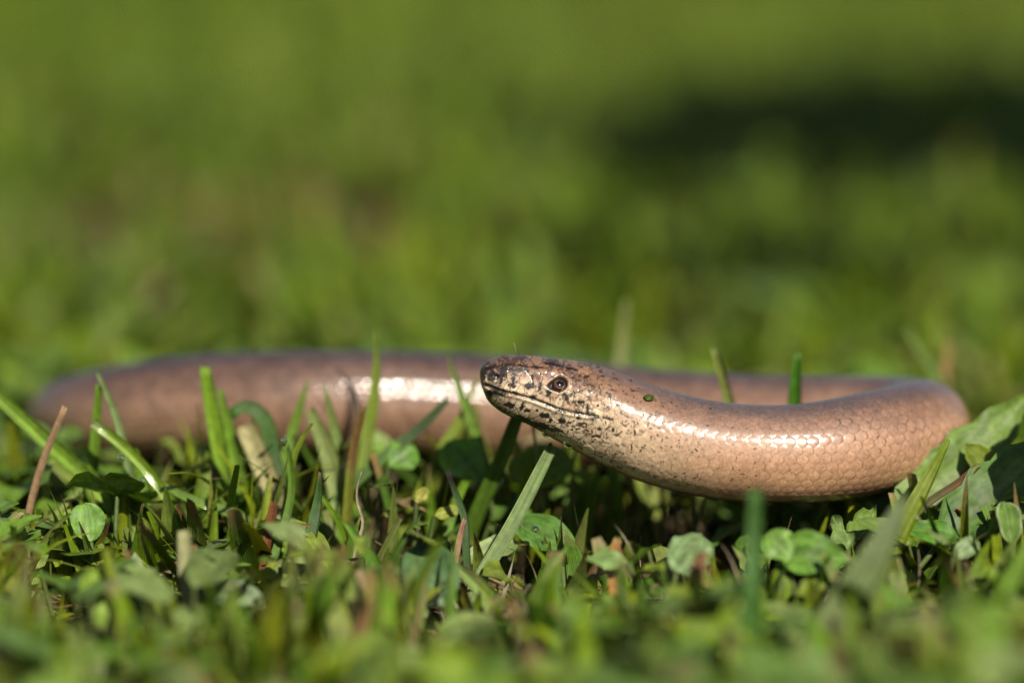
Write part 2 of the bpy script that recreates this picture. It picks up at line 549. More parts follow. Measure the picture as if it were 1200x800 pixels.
el = cp[None, :] * np.ones((NR, 1))                 # +1 back, -1 belly
nz1 = vnoise(V.reshape(-1, 3), 5.0, 31).reshape(NR, MR)
nz2 = vnoise(V.reshape(-1, 3), 16.0, 32).reshape(NR, MR)
ell = el + 0.10 * (nz1 - 0.5)
C = lerp((0.50, 0.285, 0.148), (0.45, 0.258, 0.150), sstep(-0.55, 0.15, ell))
C = lerp(C, np.array((0.250, 0.145, 0.095)), sstep(0.22, 0.72, ell))
C = lerp(C, np.array((0.120, 0.085, 0.075)), sstep(0.70, 0.98, ell))
C *= (0.80 + 0.40 * vnoise(V.reshape(-1, 3), 1.1, 33).reshape(NR, MR))[..., None]
C = lerp(C, np.array((0.17, 0.085, 0.040)), sstep(-0.80, -0.97, ell))
# neck and head grow paler and creamier on the side, brown above
hwt = (1 - sstep(1.3, 4.2, s))[:, None] * np.ones((1, MR))
cream = lerp((0.68, 0.52, 0.33), (0.60, 0.42, 0.27), sstep(0.0, 0.55, ell))
cream = lerp(cream, np.array((0.24, 0.125, 0.070)), sstep(0.34, 0.74, ell + 0.22 * (nz2 - 0.5)))
cream = lerp(cream, np.array((0.16, 0.105, 0.085)), sstep(0.80, 0.97, ell))
cream = lerp(cream, np.array((0.20, 0.11, 0.05)), sstep(-0.78, -0.96, ell))
C = lerp(C, np.zeros(3), np.zeros((NR, MR))) * (1 - hwt[..., None]) + cream * hwt[..., None]
C *= (0.86 + 0.28 * nz2)[..., None]
# scale edges: rust coloured net, finer and darker flecks here and there
gw = (groove * bodyw)
gw = gw * (0.25 + 0.75 * crisp)
C = C * (1 - 0.66 * gw[..., None]) + np.array((0.34, 0.10, 0.040)) * (0.40 * gw)[..., None]
C *= (1 + (0.12 + 0.25 * sstep(9, 13, s)[:, None]) * (sc_rnd - 0.5) * bodyw)[..., None]
gr = vnoise(V.reshape(-1, 3), 34.0, 44).reshape(NR, MR)
C *= (1 + 0.22 * (gr - 0.5) * bodyw)[..., None]      # fine grain
dk = sstep(0.62, 0.82, vnoise(V.reshape(-1, 3), 9.0, 41).reshape(NR, MR)) * gw * sstep(-0.6, -0.2, el)
C *= (1 - 0.75 * dk)[..., None]
rear = (sstep(9.0, 16.0, s) * 0.9)[:, None, None]
C = C * (1 - rear * np.array((0.44, 0.42, 0.36)))       # colour darkened and dulled towards the hind body
# head shields and their seams
Ch = C[:nh]
Ch = Ch * (1 - 0.72 * hgroove[..., None]) + np.array((0.09, 0.035, 0.015)) * (0.35 * hgroove)[..., None]
Ch *= (1 + 0.34 * (hr - 0.5) * hw)[..., None]
tanp = (np.mod(hr * 7.3, 1.0) > 0.72) * hw * 0.55 * (1 - hgroove)
Ch = Ch * (1 - tanp[..., None]) + np.array((0.34, 0.19, 0.10)) * tanp[..., None]
# flecks, with some painted shade among them
SX, SY = Hx, Hy
mark = np.zeros(Hx.shape)


def fleck_or_shade(x, y, rx, ry, rot=0.0, k=1.0, soft=0.35):
    global mark
    c_, s_ = math.cos(rot), math.sin(rot)
    m = (np.abs(SX - x) < rx * 2 + ry * 2 + 2) & (np.abs(SY - y) < rx * 2 + ry * 2 + 2)
    dx, dy = SX[m] - x, SY[m] - y
    a_ = (dx * c_ + dy * s_) / rx; b_ = (-dx * s_ + dy * c_) / ry
    wob = 0.45 * (FN[m] - 0.5) * 2
    d_ = np.sqrt(a_ * a_ + b_ * b_) + wob
    mark[m] = np.maximum(mark[m], k * (1 - sstep(1 - soft, 1 + soft, d_)))


HN = 0.6 * vnoise(np.stack([Hx, Hy], -1).reshape(-1, 2), 0.17, 53).reshape(Hx.shape) + 0.4 * vnoise(np.stack([Hx, Hy], -1).reshape(-1, 2), 0.42, 54).reshape(Hx.shape)
FN = vnoise(np.stack([Hx, Hy], -1).reshape(-1, 2), 0.55, 52).reshape(Hx.shape)
Z = [  # dark marks of the head, with painted shade on snout, jaw and chin, in a close-up grid (x, y, rx, ry, turn)
    (400, 340, 28, 18, .5), (262, 262, 40, 32, .3), (338, 235, 32, 48, 0), (315, 302, 12, 30, .2), (378, 497, 42, 20, .45),
    (478, 508, 16, 28, .4), (512, 540, 28, 11, .2), (650, 578, 40, 19, .1), (703, 616, 13, 19, 0), (795, 622, 30, 15, 0),
    (850, 634, 20, 8, 0), (920, 557, 44, 11, .05), (990, 535, 10, 36, .1), (940, 470, 32, 8, -.1), (1165, 438, 13, 11, 0),
    (1070, 500, 10, 8, 0), (1122, 495, 10, 8, 0), (1147, 600, 36, 10, .2), (1040, 602, 34, 9, .1), (955, 640, 34, 8, 0),
    (985, 692, 20, 9, .2), (912, 682, 16, 8, 0), (868, 690, 11, 8, 0), (560, 436, 24, 15, .4), (622, 466, 24, 9, .3),
    (694, 496, 42, 9, .2), (690, 402, 22, 26, .2), (540, 345, 38, 22, .3), (440, 225, 56, 13, 0), (512, 230, 22, 10, .2),
    (820, 425, 16, 30, -.5), (170, 260, 20, 80, .1), (205, 430, 36, 44, .5), (300, 394, 50, 18, .3),
    (330, 560, 90, 26, .55), (470, 612, 90, 24, .35), (610, 655, 100, 20, .25), (735, 690, 56, 14, .2), (430, 405, 26, 12, .4),  # long ones along jaw and chin partly paint the shade underneath
    (235, 205, 40, 14, -.4), (620, 345, 12, 40, .2), (560, 290, 10, 40, -.1), (600, 205, 60, 8, .1), (700, 175, 60, 10, .15),
    (760, 190, 40, 8, .1), (850, 215, 50, 8, .2), (380, 180, 50, 10, 0), (480, 190, 40, 8, .2), (410, 300, 12, 30, .2),
    (1085, 680, 22, 9, -.3), (1190, 690, 12, 14, .3), (1190, 380, 20, 6, .2), (880, 405, 24, 6, -.2), (1060, 740, 26, 9, 0),
    (920, 600, 20, 7, .1), (780, 545, 40, 6, .2), (600, 540, 12, 8, 0),
]
for x, y, rx, ry, rot in Z:
    fleck_or_shade(540 + x * .15, 400 + y * .15, rx * .172, ry * .185, rot, 0.98, 0.2)
for i in range(42):                                 # smudges on snout, lore and temple
    x, y = rng.uniform(568, 705), rng.normal(440, 12)
    if math.hypot((x - EX) / 17, (y - EY) / 14) < 1.05: continue
    r = rng.uniform(0.9, 2.3)
    fleck_or_shade(x, y, r * rng.uniform(1.0, 2.2), r * 0.8, rng.uniform(-.6, 1.2), rng.uniform(0.6, 0.95), 0.3)
for i in range(500):                                # finer peppering, thinning out along the neck
    x = 640 + rng.gamma(1.6, 55.0)
    if x > 1000: continue
    f = (x - 640) / 360
    y0 = np.interp(x, [640, 700, 750, 800, 900, 1000], [432, 432, 446, 462, 476, 466])
    y1 = np.interp(x, [640, 700, 750, 800, 900, 1000], [505, 536, 562, 577, 588, 583])
    y = y0 + (y1 - y0) * rng.beta(1.7, 1.7)
    if math.hypot((x - EX) / 17, (y - EY) / 14) < 1.1: continue
    r = rng.uniform(0.7, 1.9) * (1 - 0.45 * f)
    fleck_or_shade(x, y, r * rng.uniform(1.0, 2.4), r * 0.72, rng.choice([0.5, -0.6, 0.1, 1.5]) + rng.normal() * .25, rng.uniform(0.5, 0.95), 0.3)
hdw = (1 - sstep(1.1, 2.2, s[:nh]))[:, None]
crown = sstep(0.05, 0.75, el[:nh]) * hdw
snout = (1 - sstep(576, 612, Hx)) * hdw
HN = HN + 0.24 * (hr - 0.5)
mott = sstep(0.60 - 0.16 * np.maximum(crown, snout), 0.66 - 0.14 * np.maximum(crown, snout), HN) * np.maximum(0.75 * crown, 0.8 * snout) * (er > 1.1)
Ch = Ch * (1 - mott[..., None]) + np.array((0.045, 0.022, 0.015)) * mott[..., None]
ink = np.array((0.012, 0.009, 0.008))
Ch = Ch * (1 - mark[..., None]) + ink * mark[..., None]
# rust patches before and behind the eye, pale rim of the lids, dark seam of the mouth, lower lip painted as lit
for x, y, rx, ry in ((632, 443, 5.5, 3.6), (672.5, 450, 3.0, 4.2), (641, 440, 3, 2)):
    k = 0.8 * (1 - sstep(0.5, 1.1, np.hypot((Hx - x) / rx, (Hy - y) / ry)))
    Ch = Ch * (1 - k[..., None]) + np.array((0.16, 0.045, 0.018)) * k[..., None]
k = 0.75 * np.exp(-((er - 1.09) / 0.06) ** 2) * (0.35 + 0.65 * sstep(-2, 5, Hy - EY + 0.4 * ea))
Ch = Ch * (1 - k[..., None]) + np.array((0.62, 0.50, 0.36)) * k[..., None]
k = 0.97 * (1 - sstep(0.86, 1.0, er))
Ch = Ch * (1 - k[..., None]) + np.array((0.020, 0.011, 0.008)) * k[..., None]
k = 0.9 * np.exp(-(md / 0.95) ** 2) * m_in
Ch = Ch * (1 - k[..., None]) + np.array((0.03, 0.018, 0.012)) * k[..., None]
k = 0.55 * np.exp(-((md - 3.0) / 1.6) ** 2) * (ms_ > 0) * m_in * (1 - mark) * sstep(0.2, 0.4, mt)
Ch = Ch * (1 - k[..., None]) + np.array((0.70, 0.60, 0.42)) * k[..., None]
k = 0.9 * np.exp(-np.hypot((Hx - 582.5) / 2.2, (Hy - 441.5) / 1.8) ** 2)
Ch = Ch * (1 - k[..., None])
C[:nh] = Ch
C = np.clip(C * np.array((0.84, 0.83, 0.86)), 0.004, 0.9)

Qb = grid_quads(NR, MR, wrap=True)
gloss = 0.92 - 0.72 * sstep(1.35, 1.75, s) * (1 - sstep(2.55, 3.05, s)) - 0.35 * (1 - sstep(1.2, 1.6, s)) - 0.22 * sstep(9, 13, s)
worm = mesh('slow_worm', V.reshape(-1, 3), Qb, M_skin, cols=C.reshape(-1, 3), alpha=np.repeat(gloss, MR))
tag(worm, 'shiny coppery brown slow worm with raised speckled head, coiled on the lawn', 'slow worm')
NV = normals(V)


def surf(px, py):
    """point and normal of the near flank seen at a photo pixel"""
    sel = slice(0, int(np.searchsorted(s, 8.0)))
    P = proj(V[sel]); ok = (NV[sel] @ (-FWD)) > 0.02
    d = np.hypot(P[..., 0] - px, P[..., 1] - py) + np.where(ok, 0, 1e6)
    i, j = np.unravel_index(np.argmin(d), d.shape)
    return V[i, j], NV[i, j], i, j


def ball(n=24, m=32):
    th = np.linspace(0.0, math.pi, n); ph = np.arange(m) / m * 2 * math.pi
    P = np.stack([np.sin(th)[:, None] * np.cos(ph), np.sin(th)[:, None] * np.sin(ph), np.cos(th)[:, None] * np.ones(m)], -1)
    return P.reshape(-1, 3), grid_quads(n, m, wrap=True), np.repeat(th, m)


def basis(n):
    n = n / np.linalg.norm(n)
    a_ = np.cross(np.array([0, 0, 1.0]), n); a_ /= np.linalg.norm(a_)
    return a_, np.cross(n, a_), n


# eyes: bulging, dark, with a reddish iris ring
pe, ne, ie, je = surf(EX + 1.2, EY)
for far in (False, True):
    if far:
        j2 = (MR - je) % MR
        pc, nc = V[ie, j2], NV[ie, j2]
    else:
        pc, nc = pe, ne
    a_, b_, n_ = basis(nc)
    P, Qe, th = ball(40, 40)
    er_ = 0.122
    W = pc - n_ * 0.076 + er_ * (P[:, :1] * a_ + P[:, 1:2] * b_ + P[:, 2:3] * n_)
    rr_ = np.sin(th) * (th < 1.6) + (th >= 1.6)
    ce = np.zeros((len(W), 3)) + (0.018, 0.009, 0.006)
    k = sstep(0.46, 0.52, rr_) * (1 - sstep(0.64, 0.74, rr_))
    ce = ce * (1 - k[:, None]) + np.array((0.13, 0.055, 0.032)) * k[:, None]
    k = 1 - sstep(0.44, 0.50, rr_)
    ce = ce * (1 - k[:, None]) + np.array((0.004, 0.003, 0.003)) * k[:, None]
    o = mesh('eye', W, Qe, M_eye, parent=worm, cols=ce)
    o['label'] = 'dark glossy eye with reddish iris ring'

# ---------------------------------------------------------------- plants: generators
CS = CEN[::6]; CR = RV[::6] * 1.0


def clear_of_worm(P, margin=0.03):
    """P (n,k,3) -> True where no point lies inside the animal"""
    n, k, _ = P.shape
    ok = np.ones(n, bool)
    near_ = np.where((P[:, :, 1].min(1) < 14.5) & (P[:, :, 1].max(1) > -2) & (np.abs(P[:, :, 0]).min(1) < 9))[0]
    for a0 in range(0, len(near_), 400):
        ids = near_[a0:a0 + 400]
        d = np.linalg.norm(P[ids][:, :, None, :] - CS[None, None], axis=-1) - CR[None, None] - margin
        ok[ids] = d.min((1, 2)) > 0
    return ok


def blades(base, L, W, az, a0, k, twist, cut, fold, seg=7):
    """vectorised blades -> points (n, seg+1, 3 across, 3), t"""
    n = len(L)
    t_ = np.linspace(0, 1, seg + 1)
    tm = (t_[1:] + t_[:-1]) / 2
    ang = a0[:, None] + k[:, None] * tm[None] ** 1.5
    dl = (L / seg)[:, None]
    hz = np.concatenate([np.zeros((n, 1)), np.cumsum(np.sin(ang) * dl, 1)], 1)
    vt = np.concatenate([np.zeros((n, 1)), np.cumsum(np.cos(ang) * dl, 1)], 1)
    d = np.stack([np.cos(az), np.sin(az)], 1)
    c = np.zeros((n, seg + 1, 3))
    c[..., :2] = base[:, None, :2] + d[:, None, :] * hz[..., None]
    c[..., 2] = base[:, None, 2] + vt
    ta = az[:, None] + math.pi / 2 + twist[:, None] * (t_[None] - 0.3)
    side = np.stack([np.cos(ta), np.sin(ta), np.zeros_like(ta)], -1)
    tan = np.gradient(c, axis=1)
    tan /= np.linalg.norm(tan, axis=-1)[..., None] + 1e-9
    side -= tan * (side * tan).sum(-1, keepdims=True)
    side /= np.linalg.norm(side, axis=-1)[..., None] + 1e-9
    nor = np.cross(tan, side)
    prof = (0.72 + 0.28 * np.minimum(1, t_ / 0.3))[None] * (1 - (1 - cut[:, None]) * np.clip((t_[None] - 0.35) / 0.65, 0, 1) ** 1.7)
    ww = W[:, None] / 2 * prof
    P = np.stack([c - side * ww[..., None], c + nor * (ww * fold[:, None])[..., None], c + side * ww[..., None]], 2)
    return P, t_


def blade_faces(n, seg):
    q1 = grid_quads(seg + 1, 3)
    return (q1[None] + (np.arange(n) * (seg + 1) * 3)[:, None, None]).reshape(-1, 4)


def blade_colours(n, t_, base, tip, tipstart, root):
    t3 = t_[None, :, None]
    c = base[:, None, :] * np.ones((1, len(t_), 1))
    r_ = 1 - np.clip(t3 / 0.35, 0, 1)
    c = c * (1 - r_ * 0.75) + root[:, None, :] * r_ * 0.75
    k = np.clip((t3 - tipstart[:, None, None]) / 0.10, 0, 1)
    c = c * (1 - k) + tip[:, None, :] * k
    return np.repeat(c[:, :, None, :], 3, 2)


GREENS = np.array([(0.185, 0.280, 0.008), (0.130, 0.235, 0.009), (0.240, 0.300, 0.008), (0.095, 0.185, 0.012), (0.195, 0.255, 0.036), (0.245, 0.270, 0.012)])
DRYS = np.array([(0.33, 0.23, 0.10), (0.26, 0.15, 0.06), (0.38, 0.30, 0.16), (0.20, 0.11, 0.05)])


def dryness(xy):
    return sstep(0.56, 0.80, 0.65 * vnoise(xy, 0.075, 61) + 0.35 * vnoise(xy, 0.22, 62))


def canopy(xy):
    """tallest growth allowed over a spot of mown turf (cm)"""
    x, y = xy[:, 0], xy[:, 1]
    h = np.full(len(x), 2.3)
    h = np.where((y < 1.0) & (y > -2.4) & (x > -0.8) & (x < 5.6), np.where((x > 0.9) & (x < 4.0) & (y > -1.1), 1.0, 1.42), h)
    h = np.where((y <= -2.4) & (x > -0.8) & (x < 6.0), 1.75, h)
    h = np.where((y <= -6.5), 2.1, h)
    h = np.where((x <= -0.8) & (y < 4.0) & (y > -2.4), np.where(y > 0.3, 2.25, 1.85), h)
    h = np.where((y > 3.5) & (y < 12), 1.6, h)
    return h


def fill_grass(name, label, x0, x1, y0, y1, dens, lmean, wmean, seg, near_turf):
    n = int((x1 - x0) * (y1 - y0) * dens)
    xy = np.stack([rng.uniform(x0, x1, n), rng.uniform(y0, y1, n)], 1)
    # keep to what the lens and a step aside could see
    half = 12 + 0.38 * np.maximum(xy[:, 1] + 30, 0)
    xy = xy[np.abs(xy[:, 0]) < half]
    clump = vnoise(xy, 0.6, 71)
    xy = xy[rng.random(len(xy)) < ((0.10 + 1.25 * sstep(0.28, 0.78, clump)) if near_turf else (0.7 + 0.3 * clump))]
    n = len(xy)
    z = soil_z(xy[:, 0], xy[:, 1]) - 0.08
    L_ = np.minimum(lmean * rng.lognormal(0, 0.33, n), lmean * 1.45)
    W_ = wmean * rng.uniform(0.55, 1.35, n)
    a0 = np.abs(rng.normal(*((0.35, 0.42) if near_turf else (0.85, 0.40)), n)); k = rng.normal(0.6, 0.6, n)
    az = rng.uniform(0, 2 * math.pi, n)
    dr = dryness(xy)
    dead = rng.random(n) < 0.05 + (0.42 if near_turf else 0.75) * dr
    a0 = np.where(dead, a0 + 0.5, a0)
    hm = canopy(xy) * rng.uniform(0.55, 1.0, n)
    if near_turf:
        up_ = rng.random(n) < 0.45
        a0 = np.where(up_ & ~dead, a0 * 0.35, a0); k = np.where(up_, k * 0.5, k)
        pale = rng.random(n) < 0.16
        hh = L_ * np.cos(a0 + 0.3 * k)
        L_ = np.where(hh > hm, L_ * hm / np.maximum(hh, 0.2), L_)
    L_ = np.where(dead, L_ * 0.8, L_)
    base = np.concatenate([xy, z[:, None]], 1)
    P, t_ = blades(base, L_, W_, az, a0, k, rng.normal(0, 0.9, n), np.where(rng.random(n) < 0.45, rng.uniform(0.3, 0.7, n), 0.05), rng.uniform(0.1, 0.55, n), seg)
    ok = clear_of_worm(P[:, :, 1])
    g_ = GREENS[rng.integers(0, len(GREENS), n)] * rng.uniform(0.75, 1.25, (n, 1))
    g_ = g_ * np.array((0.96, 1.0, 1.2)) if near_turf else (0.7 * g_ + 0.3 * GREENS.mean(0)) * np.array((0.86, 0.97, 0.9))
    d_ = DRYS[rng.integers(0, len(DRYS), n)] * rng.uniform(0.7, 1.2, (n, 1))
    cb = np.where(dead[:, None], d_, g_)
    if near_turf:
        cb = np.where((pale & ~dead)[:, None], g_ * 0.6 + np.array((0.12, 0.12, 0.04)), cb)
    ct = np.where(rng.random((n, 1)) < 0.4, d_, cb)
    cc = blade_colours(n, t_, cb, ct, rng.uniform(0.75, 0.95, n), cb * 0.6 + np.array((0.10, 0.085, 0.03)))
    P, cc = P[ok], cc[ok]
    n = len(P)
    st = np.zeros((n, seg + 1, 3, 2)); st[..., 0] = np.array([0, .5, 1]); st[..., 1] = t_[None, :, None]
    o = mesh(name, P.reshape(-1, 3), blade_faces(n, seg), M_grass, cols=cc.reshape(-1, 3), st=st.reshape(-1, 2))
    tag(o, label, 'grass', kind='stuff')
    return o


# leaf outlines: half width along the leaf, t 0..1
def w_round(t_): return np.sqrt(np.clip(1 - (2 * t_ - 1) ** 2, 0, 1)) * (0.75 + 0.25 * t_)
def w_heart(t_): return np.clip(np.sin(math.pi * np.clip(t_, 0, 1) ** 1.35), 0, 1) ** 0.62
def w_spoon(t_): return np.where(t_ < 0.4, 0.16 + 0.5 * (t_ / 0.4) ** 2 * 0.6, np.sqrt(np.clip(1 - ((t_ - 0.68) / 0.32) ** 2, 0, 1)) * 0.55 + 0.0) + 0.0
def w_lance(t_): return np.sin(math.pi * t_ ** 0.8) ** 0.9
def w_tooth(t_): return np.sin(math.pi * np.clip(t_, 0.02, 1) ** 0.7) ** 0.8 * (0.80 + 0.20 * np.abs(((t_ * 5.0) % 1.0) * 2 - 1))


def leaf(c0, dirv, upv, ln, wd, prof, n=12, m=8, cup=0.15, droop=0.3, wave=0.02, seed=0, fold=0.0):
    """leaf blade starting at c0, growing along dirv, facing upv"""
    dirv = dirv / np.linalg.norm(dirv)
    side = np.cross(dirv, upv); side /= np.linalg.norm(side)
    up = np.cross(side, dirv)
    t_ = np.linspace(0, 1, n + 1); a_ = np.linspace(-1, 1, m + 1)
    hw_ = prof(t_) * wd / 2
    X = t_[:, None] * ln * np.ones((1, m + 1)) + 0.10 * wd * (a_ ** 2)[None] * (t_ > 0.5)[:, None] * (t_ - 0.5)[:, None]
    Yv = hw_[:, None] * a_[None]
    r = np.random.default_rng(seed)
    Zv = cup * np.abs(Yv) * 1.0 + fold * np.abs(Yv) - droop * ln * (t_ ** 2)[:, None] + wave * np.sin(t_ * r.uniform(9, 15) + r.uniform(0, 6))[:, None] * np.sign(a_)[None] * np.abs(a_)[None] ** 2
    P = c0 + X[..., None] * dirv + Yv[..., None] * side + Zv[..., None] * up
    st = np.stack([(a_[None] + 1) / 2 * np.ones((n + 1, 1)), t_[:, None] * np.ones((1, m + 1))], -1)
    return P, st


def leaf_cols(base, n, m, chevron=0.0, rib=0.25, seed=0, edge=None):
    t_ = np.linspace(0, 1, n + 1)[:, None]; a_ = np.linspace(-1, 1, m + 1)[None]
    c = np.ones((n + 1, m + 1, 1)) * np.asarray(base)
    k = rib * np.exp(-(a_ / 0.13) ** 2) * np.ones_like(t_)
    c = c * (1 - k[..., None]) + np.array((0.22, 0.28, 0.10)) * k[..., None]
    if chevron:
        k = chevron * np.exp(-((t_ - 0.55 + 0.22 * np.abs(a_)) / 0.09) ** 2)
        c = c * (1 - k[..., None]) + np.array((0.24, 0.33, 0.16)) * k[..., None]
    if edge is not None:
        k = np.clip((np.abs(a_) - 0.75) / 0.25, 0, 1) * np.ones_like(t_)
        c = c * (1 - k[..., None]) + np.asarray(edge) * k[..., None]
    r = np.random.default_rng(seed)
    f = 1 + 0.22 * (r.random((n + 1, m + 1, 1)) - 0.5)
    return c * f


def tube(P, rad, m=6):
    P = np.asarray(P, float)
    T_ = np.gradient(P, axis=0); T_ /= np.linalg.norm(T_, axis=1)[:, None] + 1e-9
    ref = np.array([0.31, 0.17, 0.93])
    a_ = np.cross(T_, ref); a_ /= np.linalg.norm(a_, axis=1)[:, None] + 1e-9
    b_ = np.cross(T_, a_)
    ph = np.arange(m) / m * 2 * math.pi
    rad = np.broadcast_to(np.asarray(rad, float), (len(P),))
    Vt = P[:, None] + rad[:, None, None] * (np.cos(ph)[None, :, None] * a_[:, None] + np.sin(ph)[None, :, None] * b_[:, None])
    return Vt.reshape(-1, 3), grid_quads(len(P), m, wrap=True)


class Bag:
    def __init__(self): self.V, self.Q, self.C, self.S, self.n = [], [], [], [], 0
    def add(self, V_, Q_, C_, st):
        V_ = V_.reshape(-1, 3)
        self.V.append(V_); self.Q.append(np.asarray(Q_) + self.n); self.n += len(V_)
        self.C.append(np.broadcast_to(np.asarray(C_, float), (len(V_), 3)) if np.ndim(C_) == 1 else np.asarray(C_).reshape(-1, 3))
        self.S.append(np.zeros((len(V_), 2)) if st is None else np.asarray(st).reshape(-1, 2))
    def build(self, name, mat):
        return mesh(name, np.concatenate(self.V), np.concatenate(self.Q), mat, cols=np.concatenate(self.C), st=np.concatenate(self.S))


def clover_into(bag, root, h, r_, tilt_az, tilt, col_, seed, n=5, m=4, lean=None):
    rg = np.random.default_rng(seed)
    top = root + np.array([0, 0, h]) + (np.zeros(3) if lean is None else lean)
    tt = np.linspace(0, 1, 5)[:, None]
    path = root * (1 - tt) + top * tt + np.array([rg.normal() * .15, rg.normal() * .15, 0]) * np.sin(tt * math.pi)
    Vt, Qt = tube(path, 0.035, 5)
    bag.add(Vt, Qt, np.array((0.10, 0.15, 0.04)), None)
    up = np.array([math.cos(tilt_az) * math.sin(tilt), math.sin(tilt_az) * math.sin(tilt), math.cos(tilt)])
    a_ = np.cross(up, np.array([0.3, 0.9, 0.1])); a_ /= np.linalg.norm(a_); b_ = np.cross(up, a_)
    p0 = rg.uniform(0, 6.3)
    for i in range(3):
        an = p0 + i * 2.094 + rg.normal() * 0.12
        d = math.cos(an) * a_ + math.sin(an) * b_ + up * rg.normal(0.12, 0.18)
        P, st = leaf(top, d, up, r_ * rg.uniform(.9, 1.15), r_ * rg.uniform(.85, 1.1), w_heart, n, m, cup=rg.uniform(-.05, .35), droop=rg.uniform(0, .35), seed=seed + i)
        bag.add(P, grid_quads(n + 1, m + 1), leaf_cols(col_, n, m, chevron=0.5, seed=seed + i), st)


def fill_clover(name, label, x0, x1, y0, y1, dens, rmean, n_, m_):
    bag = Bag()
    n = int((x1 - x0) * (y1 - y0) * dens)
    for i in range(n):
        x, y = rng.uniform(x0, x1), rng.uniform(y0, y1)
        if abs(x) > 12 + 0.30 * max(y + 30, 0): continue
        xy = np.array([[x, y]])
        if vnoise(xy, 0.16, 81)[0] < 0.42: continue
        z = float(soil_z(np.array([x]), np.array([y]))[0])
        h = min(float(canopy(xy)[0]) * 0.92, rng.uniform(0.5, 1.5))
        r_ = rmean * rng.uniform(.65, 1.3)
        if clear_of_worm(np.array([[[x, y, z + h], [x + r_, y, z + h], [x - r_, y, z + h], [x, y + r_, z + h], [x, y - r_, z + h]]]), 0.10)[0]:
            g_ = np.array([(0.115, 0.225, 0.014), (0.15, 0.265, 0.016), (0.09, 0.18, 0.020), (0.195, 0.290, 0.014)][rng.integers(0, 4)]) * rng.uniform(.8, 1.2)
            clover_into(bag, np.array([x, y, z]), h, r_, rng.uniform(0, 6.3), abs(rng.normal(0, 0.4)), g_, 1000 + i, n_, m_)
    o = bag.build(name, M_leaf)
    tag(o, label, 'clover', kind='stuff')


fill_grass('turf_grass', 'short mown grass growing thick around the slow worm', -13, 13, -16, 13, 8.5, 2.1, 0.28, 7, True)
fill_grass('upright_grass', 'thin upright grass blades in front of the rear coil at left', -7.5, -0.5, -0.8, 3.2, 11.0, 2.7, 0.16, 8, True)
fill_grass('lawn_grass', 'sunlit lawn grass out of focus behind the slow worm', -75, 75, 13, 190, 3.3, 1.6, 0.38, 4, False)
fill_clover('clover_cover', 'small clover leaves scattered through the grass around the slow worm', -12, 12, -15, 12, 1.4, 0.62, 5, 4)
fill_clover('clover_patch', 'clover leaves in the blurred lawn behind', -50, 50, 12, 60, 0.10, 0.65, 3, 2)

# oval and lance leaves of small weeds, matted between the grass
bag = Bag()
for i in range(820):
    x, y = rng.uniform(-11, 11), rng.uniform(-14, 6)
    h = rng.uniform(0.2, 0.95) * float(canopy(np.array([[x, y]]))[0]) * 0.72
    z0 = float(soil_z(np.array([x]), np.array([y]))[0])
    ln, wd = rng.uniform(0.45, 1.05), rng.uniform(0.22, 0.55)
    an = rng.uniform(0, 6.283)
    dv = np.array([math.cos(an), math.sin(an), rng.normal(0.15, 0.45)]); up = np.array([rng.normal(0, .35), rng.normal(-0.15, .35), 1.0])
    if i % 4 == 0 and y < -2.5: ln, wd, h, dv[2] = rng.uniform(1.1, 1.7), rng.uniform(0.45, 0.8), min(h, 1.1), min(dv[2], 0.2)
    c = np.array([x, y, z0 + h])
    e = c + dv / np.linalg.norm(dv) * ln
    if not clear_of_worm(np.array([[c, (c + e) / 2, e]]), 0.22)[0]: continue
    g_ = np.array([(0.14, 0.26, 0.025), (0.18, 0.29, 0.045), (0.10, 0.20, 0.025), (0.22, 0.29, 0.10), (0.21, 0.28, 0.03)][rng.integers(0, 5)]) * rng.uniform(.7, 1.15)
    if ln > 1.06: g_ = np.array((0.19, 0.26, 0.075)) * rng.uniform(.7, 1.2)
    if rng.random() < 0.06: g_ = DRYS[rng.integers(0, 4)] * 0.8; wd *= 0.5
    P, st = leaf(c, dv, up, ln, wd, [w_round, w_lance, w_tooth, w_heart][rng.integers(0, 4)], 7, 4, cup=rng.uniform(-.1, .5), droop=rng.uniform(-.1, .5), wave=0.03, seed=5000 + i)
    bag.add(P, grid_quads(8, 5), leaf_cols(g_, 7, 4, rib=0.3, seed=i), st)
    tt = np.linspace(0, 1, 4)[:, None]
    Vt, Qt = tube(c * (1 - tt) + np.array([x - dv[0] * .3, y - dv[1] * .3, z0 - .05]) * tt, 0.03, 4)
    bag.add(Vt, Qt, np.array((0.12, 0.16, 0.04)), None)
tag(bag.build('weed_leaves', M_leaf), 'mat of small weed leaves in the turf around the slow worm', 'weeds', kind='stuff')

# low thatch: dry bits lying on the soil
n = 2600
xy = np.stack([rng.uniform(-13, 13, n), rng.uniform(-16, 16, n)], 1)
z = soil_z(xy[:, 0], xy[:, 1]) + 0.05
P, t_ = blades(np.concatenate([xy, z[:, None]], 1), rng.uniform(0.6, 2.0, n), rng.uniform(0.05, 0.22, n), rng.uniform(0, 6.3, n),
               rng.uniform(1.2, 1.6, n), rng.normal(0, .3, n), rng.normal(0, 2, n), np.full(n, .3), rng.uniform(0, .5, n), 4)
ok = clear_of_worm(P[:, :, 1]); P = P[ok]; n = len(P)
cb = DRYS[rng.integers(0, 4, n)] * rng.uniform(.4, 1.0, (n, 1))
st = np.zeros((n, 5, 3, 2)); st[..., 0] = np.array([0, .5, 1])
tag(mesh('thatch', P.reshape(-1, 3), blade_faces(n, 4), M_dead, cols=np.repeat(cb, 15, 0), st=st.reshape(-1, 2)),
    'brown dead grass bits lying between the green plants', 'thatch', kind='stuff')

